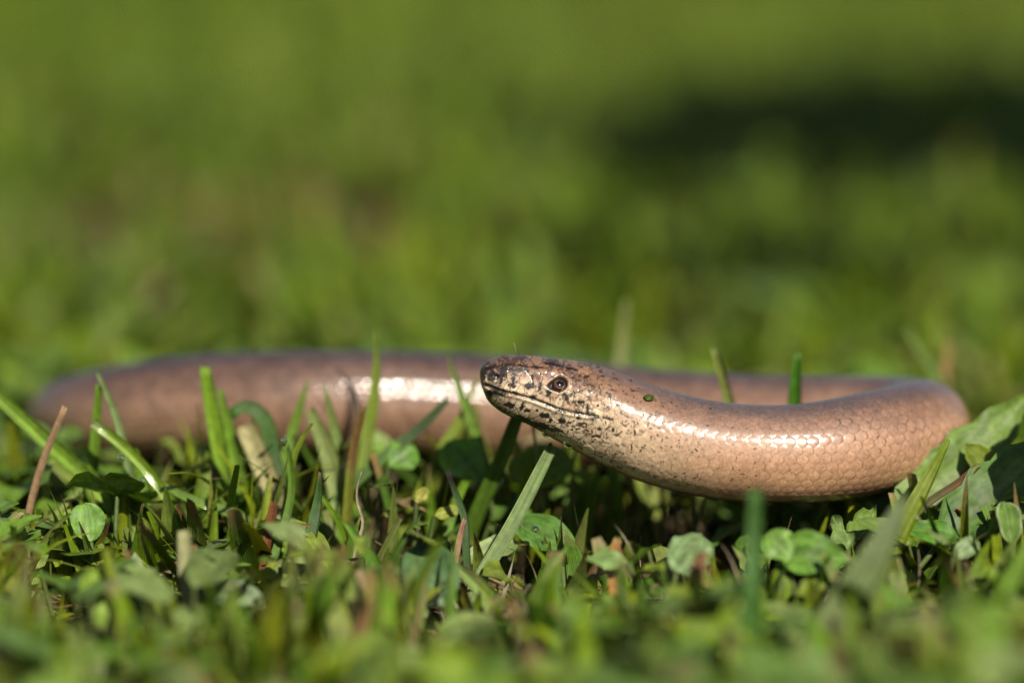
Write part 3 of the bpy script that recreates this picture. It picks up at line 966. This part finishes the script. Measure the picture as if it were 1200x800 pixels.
# straw thin threads standing and lying in the turf
n = 420
xy = np.stack([rng.uniform(-10, 10, n), rng.uniform(-10, 6, n)], 1)
z = soil_z(xy[:, 0], xy[:, 1])
hm = canopy(xy)
P, t_ = blades(np.concatenate([xy, z[:, None]], 1), np.minimum(rng.uniform(0.8, 2.2, n), hm * 1.1), rng.uniform(0.02, 0.055, n), rng.uniform(0, 6.3, n),
               rng.uniform(0.1, 1.3, n), rng.normal(0.5, 1.2, n), rng.normal(0, 3, n), np.full(n, .2), np.zeros(n), 9)
ok = clear_of_worm(P[:, :, 1]); P = P[ok]; n = len(P)
cb = np.array([(0.42, 0.34, 0.2), (0.30, 0.20, 0.10), (0.48, 0.42, 0.28)])[rng.integers(0, 3, n)] * rng.uniform(.6, 1.0, (n, 1))
st = np.zeros((n, 10, 3, 2)); st[..., 0] = np.array([0, .5, 1])
tag(mesh('dry_threads', P.reshape(-1, 3), blade_faces(n, 9), M_dead, cols=np.repeat(cb, 30, 0), st=st.reshape(-1, 2)),
    'hair thin dry grass threads caught in the turf', 'dry grass', kind='stuff')

# ---------------------------------------------------------------- single plants one can point at
HB = 'single grass blades standing out near the slow worm'


def hero_blade(label, pts, width, base, tip=None, tipstart=0.93, cut=0.35, face=0.0, fold=0.45, mat=None, name='grass_blade', cat='grass blade', root=None, group=HB, seg=22, bulge=0.0):
    """pts: (photo x, photo y, depth) from the lowest seen point up to the tip"""
    W3 = [at(*p_) for p_ in pts]
    low, nxt = W3[0], W3[1]
    gz_ = float(soil_z(np.array([low[0]]), np.array([low[1]]))[0]) - 0.06
    if low[2] > gz_ + 0.1:                        # carry the blade down to the soil it grows from
        d = low - nxt
        d = d / np.linalg.norm(d); d = np.array([d[0] * 0.75, d[1] * 0.75, min(d[2], -0.55)]); d /= np.linalg.norm(d)
        k = (low[2] - gz_) / -d[2]
        W3 = [low + d * k, low + d * k * 0.5] + W3
    W3 = np.array(W3)
    ss = np.concatenate([[0], np.cumsum(np.linalg.norm(np.diff(W3, axis=0), axis=1))])
    t_ = np.linspace(0, 1, seg + 1)
    c = cubic(ss, W3, t_ * ss[-1])
    tan = np.gradient(c, axis=0); tan /= np.linalg.norm(tan, axis=1)[:, None]
    view = CAM - c; view /= np.linalg.norm(view, axis=1)[:, None]
    view[:] = view.mean(0)
    side = np.cross(tan, view); side /= np.linalg.norm(side, axis=1)[:, None]
    ca, sa = math.cos(face), math.sin(face)
    side = side * ca + np.cross(tan, side) * sa
    nor = np.cross(side, tan)
    wc = pxs(width, pts[-1][2]) / max(0.35, abs(ca))
    prof = (0.75 + 0.25 * np.minimum(1, t_ / 0.25)) * (1 - (1 - cut) * np.clip((t_ - 0.5) / 0.5, 0, 1) ** 2.0)
    ww = wc / 2 * prof
    ac = np.array([-1, -0.55, -0.09, 0, 0.09, 0.55, 1.0]); nc_ = len(ac)
    P = c[:, None] + side[:, None] * (ww[:, None] * ac[None])[..., None] - nor[:, None] * (ww[:, None] * (fold * (1 - np.abs(ac)))[None])[..., None]
    jag = np.random.default_rng(len(label) + int(pts[0][0])).normal(0, 0.012, nc_) * cut
    P[-1] += tan[-1] * (jag[:, None] * 3)
    base = np.asarray(base, float)
    tip = base if tip is None else np.asarray(tip, float)
    root = base * 0.7 + np.array((0.09, 0.08, 0.02)) if root is None else np.asarray(root, float)
    cc = blade_colours(1, t_, base[None], tip[None], np.array([tipstart]), root[None])[0][:, :1] * np.ones((1, nc_, 1))
    cc *= 1 + 0.16 * (np.random.default_rng(3).random((seg + 1, nc_, 1)) - .5)
    st = np.stack([(ac[None] + 1) / 2 * np.ones((seg + 1, 1)), t_[:, None] * np.ones((1, nc_))], -1)
    # a real thickness: the back face a tenth of a millimetre behind
    back = P + nor[:, None] * 0.012 * -1.0
    n5 = (seg + 1) * nc_
    Qf = grid_quads(seg + 1, nc_)
    Vv = np.concatenate([P.reshape(-1, 3), back.reshape(-1, 3)])
    Qa = [Qf, Qf[:, ::-1] + n5]
    e = []
    for i in range(seg):
        for j in (0, nc_ - 1):
            a_, b_ = i * nc_ + j, (i + 1) * nc_ + j
            e.append((a_, b_, b_ + n5, a_ + n5))
    for j in range(nc_ - 1):
        a_, b_ = seg * nc_ + j, seg * nc_ + j + 1
        e.append((a_, b_, b_ + n5, a_ + n5))
    o = mesh(name, Vv, np.concatenate(Qa + [np.array(e)]), mat or M_grass, cols=np.concatenate([cc.reshape(-1, 3)] * 2), st=np.concatenate([st.reshape(-1, 2)] * 2))
    return tag(o, label, cat, group)


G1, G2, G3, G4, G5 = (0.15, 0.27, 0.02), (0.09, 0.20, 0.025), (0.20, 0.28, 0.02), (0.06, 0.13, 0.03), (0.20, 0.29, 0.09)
TAN, RUST, CREAM, DARK = (0.30, 0.19, 0.10), (0.17, 0.065, 0.018), (0.50, 0.42, 0.22), (0.03, 0.025, 0.02)
hero_blade('pale cut grass blade whose shaded tip ends under the throat', [(556, 690, -1.3), (590, 632, -0.9), (622, 573, -0.45), (648, 521, -0.05)], 17, G5, cut=0.72, fold=0.25)
hero_blade('dark shaded grass blade rising behind the chin', [(556, 610, 0.9), (580, 555, 0.75), (600, 505, 0.62), (612, 472, 0.55)], 19, (0.10, 0.19, 0.02), cut=0.7, fold=0.2)  # green darkened to paint in the shade behind the chin
hero_blade('tall bright grass blade at left, taller of an upright pair', [(275, 625, 0.9), (268, 580, 1.1), (252, 500, 1.3), (240, 431, 1.4)], 21, (0.19, 0.33, 0.02), cut=0.6)
hero_blade('shorter bright grass blade pressed against the tall blade at left', [(284, 620, 0.9), (279, 560, 1.15), (268, 500, 1.3), (257, 455, 1.4)], 16, (0.16, 0.29, 0.02), cut=0.35)
hero_blade('slim yellowish grass blade reaching above the rear coil', [(424, 560, 1.7), (432, 505, 2.0), (440, 450, 2.2), (441, 386, 2.4)], 15, G3, cut=0.1)
hero_blade('green grass blade with pointed tip left of the snout', [(566, 540, 1.5), (555, 500, 1.8), (540, 460, 2.0), (525, 418, 2.1)], 15, G1, cut=0.1)
hero_blade('short grass blade crossing the pointed blade left of the snout', [(520, 520, 1.8), (540, 488, 2.0), (552, 460, 2.1), (560, 440, 2.2)], 11, G3, cut=0.2)
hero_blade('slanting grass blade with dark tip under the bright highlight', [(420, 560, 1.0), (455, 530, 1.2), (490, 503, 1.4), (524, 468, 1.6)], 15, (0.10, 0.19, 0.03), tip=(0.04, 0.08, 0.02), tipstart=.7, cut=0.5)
hero_blade('thick bright grass blade sloping in from the left edge', [(100, 558, 0.5), (60, 522, 0.7), (20, 485, 0.8), (-30, 440, 0.9)], 20, (0.18, 0.31, 0.02), cut=0.6)
hero_blade('tan dead stalk leaning right near the left edge', [(44, 560, 0.1), (52, 535, 0.15), (63, 508, 0.2), (76, 477, 0.25)], 9, TAN, tip=(0.45, 0.28, 0.15), cut=0.8, mat=M_dead, name='dead_stalk', cat='dead stalk', group=None)
hero_blade('short upright grass blade before the dark far left bend', [(110, 530, 1.0), (112, 505, 1.05), (114, 480, 1.1), (116, 452, 1.1)], 14, G1, cut=0.5)
hero_blade('narrow grass blade tilting left over the far left bend', [(142, 510, 0.9), (135, 485, 1.0), (124, 458, 1.05), (114, 437, 1.1)], 11, G5, cut=0.4)
hero_blade('stout cut grass stub with ragged end at left', [(180, 562, 0.2), (160, 538, 0.3), (135, 515, 0.4), (108, 495, 0.45)], 14, (0.20, 0.32, 0.015), tip=(0.35, 0.36, 0.2), cut=0.9, mat=M_wet)
hero_blade('grass blade lying flat and glinting below the cut stub', [(272, 600, 0.3), (240, 590, 0.3), (215, 580, 0.25), (188, 566, 0.2)], 13, G1, cut=0.5, face=0.5, mat=M_wet)
hero_blade('thin rounded grass blade tipped with a water bead', [(322, 650, -0.5), (336, 605, -0.2), (342, 565, -0.05), (334, 518, 0.0)], 10, (0.13, 0.24, 0.025), cut=0.75, fold=0.6)
hero_blade('little curved grass blade right of the water bead blade', [(340, 560, 0.2), (346, 532, 0.25), (355, 512, 0.3), (366, 496, 0.3)], 8, G3, tip=DARK, cut=0.4)
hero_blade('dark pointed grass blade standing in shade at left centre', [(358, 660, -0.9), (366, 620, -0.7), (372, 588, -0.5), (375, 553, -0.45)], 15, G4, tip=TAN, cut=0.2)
hero_blade('upright grass blade before the middle of the rear coil', [(335, 540, 1.7), (343, 505, 1.9), (352, 475, 2.0), (361, 446, 2.1)], 14, G1, cut=0.2)
hero_blade('broad bleached grass blade with green foot at left', [(325, 590, 0.9), (314, 560, 1.0), (300, 528, 1.1), (286, 498, 1.2)], 28, (0.42, 0.38, 0.17), root=(0.16, 0.27, 0.03), cut=0.8)
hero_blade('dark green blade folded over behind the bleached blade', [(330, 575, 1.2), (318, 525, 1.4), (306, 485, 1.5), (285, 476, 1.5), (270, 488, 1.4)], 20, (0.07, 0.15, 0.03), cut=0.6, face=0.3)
hero_blade('pale wide blade beside the dark thin stalk', [(392, 560, 1.0), (384, 530, 1.2), (374, 505, 1.3), (363, 480, 1.4)], 24, (0.22, 0.28, 0.07), cut=0.5)
hero_blade('short grass blade pointing up before the dark thin stalk', [(398, 540, 1.4), (394, 510, 1.6), (388, 485, 1.7), (381, 452, 1.8)], 14, (0.17, 0.25, 0.04), cut=0.2)
hero_blade('brown streaked grass stub with dry tip right of the thin stalk', [(410, 565, 0.6), (414, 530, 0.7), (420, 500, 0.75), (426, 476, 0.8)], 12, (0.18, 0.20, 0.02), tip=(0.17, 0.10, 0.03), tipstart=.6, cut=0.6)
hero_blade('thin dark curved stalk arching before the rear coil', [(408, 545, 1.9), (420, 500, 2.3), (415, 460, 2.5), (394, 431, 2.6)], 5, (0.05, 0.045, 0.04), cut=0.5, name='dark_stalk', cat='stalk', group=None, mat=M_dead)
hero_blade('small dark tipped grass blade below the gap left of the chin', [(546, 632, -0.5), (544, 605, -0.35), (535, 580, -0.25), (525, 552, -0.2)], 9, G4, tip=DARK, tipstart=.82, cut=0.6)
hero_blade('withered twisted thread of grass standing at lower left centre', [(418, 640, -0.6), (425, 608, -0.5), (419, 588, -0.45), (424, 552, -0.45)], 4, (0.40, 0.32, 0.2), cut=0.2, mat=M_dead, name='dry_thread', cat='dead grass', group=None)
hero_blade('short rusty brown stub at lower left', [(312, 640, -0.5), (315, 620, -0.4), (318, 605, -0.35), (322, 588, -0.3)], 12, RUST, tip=(0.08, 0.03, 0.01), cut=0.9, mat=M_dead, name='dead_stalk', cat='dead stalk', group=None)
hero_blade('blurred dark green blade upright before the body', [(880, 760, -6.2), (882, 700, -5.4), (884, 640, -5.0), (886, 572, -4.8)], 24, (0.07, 0.17, 0.03), cut=0.6)
hero_blade('wide blurred grey green blade slanting at lower right', [(945, 800, -6.0), (985, 720, -5.3), (1025, 655, -4.6), (1062, 578, -4.0)], 46, (0.15, 0.20, 0.07), cut=0.15)
hero_blade('yellow green blade leaning on the right bend of the body', [(1040, 660, -1.6), (1062, 610, -1.2), (1088, 560, -0.8), (1112, 515, -0.6)], 22, (0.20, 0.27, 0.015), cut=0.2, fold=0.5)
hero_blade('brown tipped stem poking left of the large toothed leaf', [(1075, 600, -0.8), (1095, 583, -0.7), (1122, 566, -0.6), (1146, 545, -0.5)], 10, (0.12, 0.11, 0.03), tip=RUST, tipstart=.8, cut=0.8, fold=0.7, name='dead_stalk', cat='stalk', group=None)
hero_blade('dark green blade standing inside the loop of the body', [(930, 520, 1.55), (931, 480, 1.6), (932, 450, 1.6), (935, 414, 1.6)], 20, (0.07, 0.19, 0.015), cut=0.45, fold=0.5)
hero_blade('pale yellowish blade inside the loop, left of the dark one', [(860, 500, 1.6), (854, 470, 1.7), (846, 440, 1.7), (836, 408, 1.7)], 15, (0.20, 0.23, 0.05), cut=0.5)
hero_blade('pale blurred blade rising behind the neck', [(727, 450, 5.8), (729, 415, 6.0), (731, 390, 6.1), (734, 352, 6.2)], 15, (0.27, 0.29, 0.10), cut=0.3)
hero_blade('blurred green blade leaning left behind the right bend', [(1108, 470, 5.0), (1098, 440, 5.3), (1085, 418, 5.5), (1062, 385, 5.6)], 18, (0.17, 0.26, 0.05), cut=0.3)
hero_blade('blurred tan dead blade behind the right bend', [(1106, 470, 5.4), (1108, 445, 5.6), (1109, 430, 5.7), (1112, 402, 5.7)], 14, (0.40, 0.24, 0.10), cut=0.5, mat=M_dead, name='dead_stalk', cat='dead stalk', group=None)
hero_blade('tiny pale pointed blade tip showing above the snout', [(622, 480, 0.95), (615, 440, 0.75), (610, 422, 0.50), (602, 402, 0.25)], 4, (0.55, 0.60, 0.3), cut=0.2)

# ---- single broad leaves
def hero_leaf(label, px, py, Y, ln, wd, ang, tilt, base, prof, name='leaf', cat='leaf', seed=1, cup=0.15, droop=0.15, wave=0.03, chevron=0.0, edge=None, fold=0.0, rib=0.25, n=22, m=14, stem=True, group=None):
    """centre at a photo point; ang = direction of growth in the picture (degrees, 0 right, 90 up);
    tilt = how far the face turns from straight up towards the viewer (degrees)"""
    c = at(px, py, Y)
    ln, wd = pxs(ln, Y), pxs(wd, Y)
    upv = np.array([0.12, -math.sin(R(tilt)), math.cos(R(tilt))]); upv /= np.linalg.norm(upv)
    ax = np.array([1.0, 0, 0]); ay = np.array([0, math.cos(R(tilt)), math.sin(R(tilt))])
    d = ax * math.cos(R(ang)) + ay * math.sin(R(ang))
    P, st = leaf(c - d * ln / 2, d, upv, ln, wd, prof, n, m, cup, droop, wave, seed, fold)
    nb = np.random.default_rng(seed)
    bl = 0.02 * ln * (vnoise(P.reshape(-1, 3), 7.0, seed) - .5).reshape(P.shape[:2])
    P = P + upv * bl[..., None] * 0.8
    cc = leaf_cols(base, n, m, chevron, rib, seed, edge)
    nv = (n + 1) * (m + 1)
    Qf = grid_quads(n + 1, m + 1)
    bag = Bag()
    bag.add(P, Qf, cc, st)
    bag.add(P - upv * 0.012, Qf[:, ::-1], cc, st)
    if stem:
        b0 = c - d * ln / 2
        gz_ = float(soil_z(np.array([b0[0]]), np.array([b0[1]]))[0])
        tt = np.linspace(0, 1, 8)[:, None]
        end = np.array([b0[0] - d[0] * ln * .25, b0[1] + 0.1, gz_ - 0.05])
        path = b0 * (1 - tt) + end * tt + (-d * ln * .18) * np.sin(tt * math.pi)
        Vt, Qt = tube(path, 0.04, 6)
        bag.add(Vt, Qt, np.array((0.12, 0.16, 0.05)), None)
    o = bag.build(name, M_leaf)
    return tag(o, label, cat, group)


LG, LB, LP, LD = (0.10, 0.22, 0.035), (0.15, 0.27, 0.03), (0.25, 0.34, 0.17), (0.05, 0.12, 0.04)
hero_leaf('large toothed leaf resting against the right bend', 1128, 545, 0.3, 250, 92, 47, 62, (0.15, 0.245, 0.04), w_tooth, name='dandelion_leaf', cat='leaf', seed=5, cup=0.1, droop=0.10, wave=0.06, rib=0.5, n=40)
hero_leaf('second large leaf overlapping the toothed leaf at the right edge', 1182, 562, -0.5, 250, 82, 44, 50, (0.085, 0.165, 0.03), w_tooth, name='dandelion_leaf', cat='leaf', seed=8, cup=0.15, droop=0.05, wave=0.05, rib=0.5, n=40)  # darker green paints in the shade this leaf lies in
hero_leaf('tall unseen leaf added past the right edge to shade the toothed leaves', 1335, 385, -2.4, 190, 92, 62, 60, (0.10, 0.19, 0.03), w_tooth, name='dandelion_leaf', cat='leaf', seed=9, n=40, rib=0.5)  # out of view, added only to cast shade on its neighbours
hero_leaf('oval leaf with wet glint right of the pale cut blade', 640, 622, -0.3, 76, 52, 150, 55, LG, w_round, seed=11, cup=-0.1, droop=0.2)
hero_leaf('leaf lit green between chin and pale cut blade', 632, 545, 1.3, 80, 60, 20, 60, (0.16, 0.27, 0.02), w_round, seed=12, droop=0.3)
hero_leaf('small round clover leaf at lower left', 103, 612, -0.7, 48, 46, 100, 60, (0.17, 0.32, 0.06), w_round, name='clover_leaf', seed=13, droop=0.1)
hero_leaf('rounded pale hairy leaf below the neck', 808, 646, -2.2, 66, 60, 60, 48, (0.20, 0.30, 0.12), w_round, seed=14, cup=-0.25, droop=0.25, wave=0.08)
hero_leaf('folded clover leaf under the belly at right centre', 955, 650, -2.4, 84, 56, 170, 58, (0.14, 0.28, 0.04), w_heart, name='clover_leaf', seed=15, chevron=0.4, fold=0.25)
hero_leaf('pale green clover leaf left of the folded one', 915, 640, -2.3, 44, 44, 120, 62, (0.17, 0.31, 0.05), w_heart, name='clover_leaf', seed=16, chevron=0.3)
hero_leaf('crinkled leaf tip beneath the body at right', 1012, 612, -0.9, 62, 34, 60, 45, (0.17, 0.27, 0.05), w_tooth, seed=17, wave=0.10)
hero_leaf('small crinkled leaf beside the yellow green blade', 985, 622, -1.1, 52, 28, 105, 45, (0.19, 0.29, 0.08), w_tooth, seed=18, wave=0.10)
hero_leaf('pale edged folded leaf at the right edge', 1182, 612, -1.6, 52, 34, 95, 62, (0.15, 0.26, 0.05), w_round, seed=19, edge=(0.45, 0.50, 0.28), fold=0.5)
hero_leaf('small pale oval leaf below the toothed leaf', 1132, 642, -2.0, 36, 26, 35, 55, (0.27, 0.38, 0.17), w_round, seed=20)
hero_leaf('glossy green leaf tucked under the yellow green blade', 1092, 622, -1.3, 66, 34, 165, 50, (0.11, 0.26, 0.03), w_lance, seed=21)
hero_leaf('broad dusky blurred leaf at lower centre', 507, 672, -2.2, 84, 74, 110, 65, (0.09, 0.17, 0.06), w_round, seed=22, droop=0.35)
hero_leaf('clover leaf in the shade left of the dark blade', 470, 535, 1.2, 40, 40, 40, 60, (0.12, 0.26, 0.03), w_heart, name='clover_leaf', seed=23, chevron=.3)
hero_leaf('clover leaf lit from behind under the snout', 546, 540, 1.3, 70, 56, 130, 55, (0.13, 0.28, 0.025), w_heart, name='clover_leaf', seed=24, chevron=.2)
hero_leaf('small yellow leaf in the dark gap at centre', 494, 580, 0.2, 24, 18, 60, 50, (0.30, 0.29, 0.05), w_round, name='yellow_leaf', seed=25)
hero_leaf('yellow green leaf lower in the dark gap at centre', 523, 600, 0.0, 30, 18, 20, 55, (0.30, 0.34, 0.04), w_round, name='yellow_leaf', seed=26)
hero_leaf('big bright blurred leaf at lower left', 125, 705, -3.6, 92, 60, 115, 65, (0.20, 0.31, 0.035), w_round, seed=27, droop=.2)
hero_leaf('large blurred grey green leaf in the lower left corner', 85, 775, -5.2, 120, 74, 125, 62, (0.21, 0.26, 0.09), w_lance, seed=28)
hero_leaf('slim pale blurred leaf standing at lower left', 160, 672, -1.8, 52, 26, 95, 70, (0.33, 0.40, 0.20), w_lance, seed=29)
hero_leaf('arched pale blurred leaf right of the standing bleached blade', 268, 690, -2.6, 92, 36, 160, 55, (0.23, 0.31, 0.16), w_lance, seed=30, droop=.5)
hero_leaf('olive leaf under the rusty stub', 345, 668, -1.6, 66, 44, 20, 55, (0.20, 0.26, 0.05), w_round, seed=31)
hero_leaf('little green leaf left of the orange dry stalk at lower right', 712, 655, -2.3, 50, 24, 170, 50, (0.22, 0.34, 0.10), w_lance, seed=32)
hero_blade('bleached upright blurred blade at lower left', [(232, 800, -4.0), (228, 740, -3.4), (222, 690, -2.8), (215, 620, -2.4)], 24, (0.36, 0.36, 0.16), root=(0.30, 0.16, 0.07), cut=0.6)
hero_blade('bright grass blade bending left at lower left centre', [(462, 712, -2.0), (445, 670, -1.6), (425, 640, -1.3), (405, 612, -1.2)], 16, (0.14, 0.30, 0.02), cut=0.3)
hero_blade('orange brown dry stalk below the neck', [(722, 730, -2.6), (722, 690, -2.3), (718, 660, -2.1), (724, 632, -2.0)], 17, (0.38, 0.18, 0.04), tip=(0.45, 0.28, 0.15), cut=0.6, mat=M_dead, name='dead_stalk', cat='dead stalk', group=None)
hero_blade('forked pale blade at lower centre, in front of the cut blade', [(590, 740, -2.7), (575, 705, -2.3), (555, 680, -2.1), (532, 662, -2.0)], 24, (0.23, 0.33, 0.08), cut=0.4)
hero_blade('short reddish twig end in the gap below the chin', [(532, 665, -0.9), (536, 645, -0.8), (540, 625, -0.7), (544, 610, -0.7)], 8, (0.45, 0.24, 0.16), cut=0.7, mat=M_dead, name='dead_stalk', cat='dead stalk', group=None)

# ---- water beads and the scrap of leaf stuck to the neck
def bead(label, c, r_, sq=1.0, up=np.array([0, 0, 1.0])):
    P, Qe, th = ball(14, 18)
    a_ = np.array([1.0, 0, 0]); 
    W = c + r_ * P * np.array([1, 1, sq])
    o = mesh('water_bead', W, Qe, M_water)
    tag(o, label, 'water bead', 'water beads')


bead('water bead hanging on stems at left, upper of two', at(142, 537, 0.05), pxs(5, 0))
bead('water bead on the stems at left, lower of two', at(167, 564, 0.02), pxs(5.5, 0))
bead('water bead on the tip of the thin rounded blade', at(333, 516, -0.03), pxs(4, 0))
bead('water bead lying on the oval leaf', at(627, 620, -0.62), pxs(5, 0), 0.8)
bead('water bead on the chin under the jaw', *(lambda t_: (t_[0] - t_[1] * 0.01, pxs(5, 0)))(surf(640, 508)))
bead('larger water bead under the throat', *(lambda t_: (t_[0] - t_[1] * 0.015, pxs(7, 0)))(surf(666, 520)))

pp, pn, _, _ = surf(760, 467)
a_, b_, n_ = basis(pn)
P, Qe, th = ball(16, 20)
wob = 1 + 0.25 * (vnoise(P, 2.2, 5) - .5)
W = pp + n_ * 0.02 + (P * wob[:, None] * np.array([pxs(7, 0), pxs(5, 0), 0.035])) @ np.stack([a_, b_, n_])
cs = lerp((0.02, 0.03, 0.006), (0.09, 0.13, 0.01), vnoise(P, 2.5, 6))
tag(mesh('leaf_scrap', W, Qe, M_leaf, cols=cs, st=np.zeros((len(W), 2))), 'dark green scrap of leaf stuck to the neck', 'leaf scrap')

# ---------------------------------------------------------------- unseen bush, added right of frame to throw shade on the lawn
def shade_shrub(loc, crowns):
    root = bpy.data.objects.new('shade_shrub', None)
    col.objects.link(root)
    tag(root, 'leafy bush, unseen, added right of the picture to shade the lawn', 'shade_shrub')
    bagt = Bag()
    bagl = Bag()
    rg = np.random.default_rng(77)
    loc = np.array(loc, float)
    for crown_c, rad, nleaf, nb in crowns:
        crown_c = np.array(crown_c, float); rad = np.array(rad, float)
        for b in range(nb):
            d = rg.normal(size=3); d /= np.linalg.norm(d)
            e = crown_c + d * rad * rg.uniform(0.3, 0.9)
            tt = np.linspace(0, 1, 10)[:, None]
            mid = np.array([loc[0], loc[1], crown_c[2]]) + rg.normal(size=3) * 2
            path = loc * (1 - tt) ** 2 + 2 * mid * tt * (1 - tt) + e * tt ** 2
            Vt, Qt = tube(path, np.linspace(0.7, 0.10, 10), 6)
            bagt.add(Vt, Qt, np.array((0.10, 0.07, 0.04)), None)
        for i in range(nleaf):
            d = rg.normal(size=3); d /= np.linalg.norm(d)
            c = crown_c + d * rad * rg.random() ** 0.45
            dv = rg.normal(size=3) + np.array([0, 0, 0.2]); up = rg.normal(size=3) * 0.5 + np.array([0, 0, 1.0])
            P, st = leaf(c, dv, up, rg.uniform(2.2, 3.8), rg.uniform(1.4, 2.2), w_lance, 4, 2, cup=0.2, droop=0.2, seed=i)
            bagl.add(P, grid_quads(5, 3), leaf_cols(np.array((0.06, 0.13, 0.03)) * rg.uniform(.8, 1.3), 4, 2, seed=i), st)
    o = bagt.build('trunk', M_dead); o.parent = root
    o = bagl.build('crown', M_leaf); o.parent = root


shade_shrub((58, 24, -0.3), [((37.5, 22, 31), (17.5, 18, 5), 6500, 10), ((27, 20, 30), (6, 10, 3), 380, 3), ((37, 4, 30), (9, 5, 3), 220, 3), ((19.5, 16, 31), (5, 8, 3), 90, 3), ((20, -3, 31), (6, 8, 3), 30, 4)])
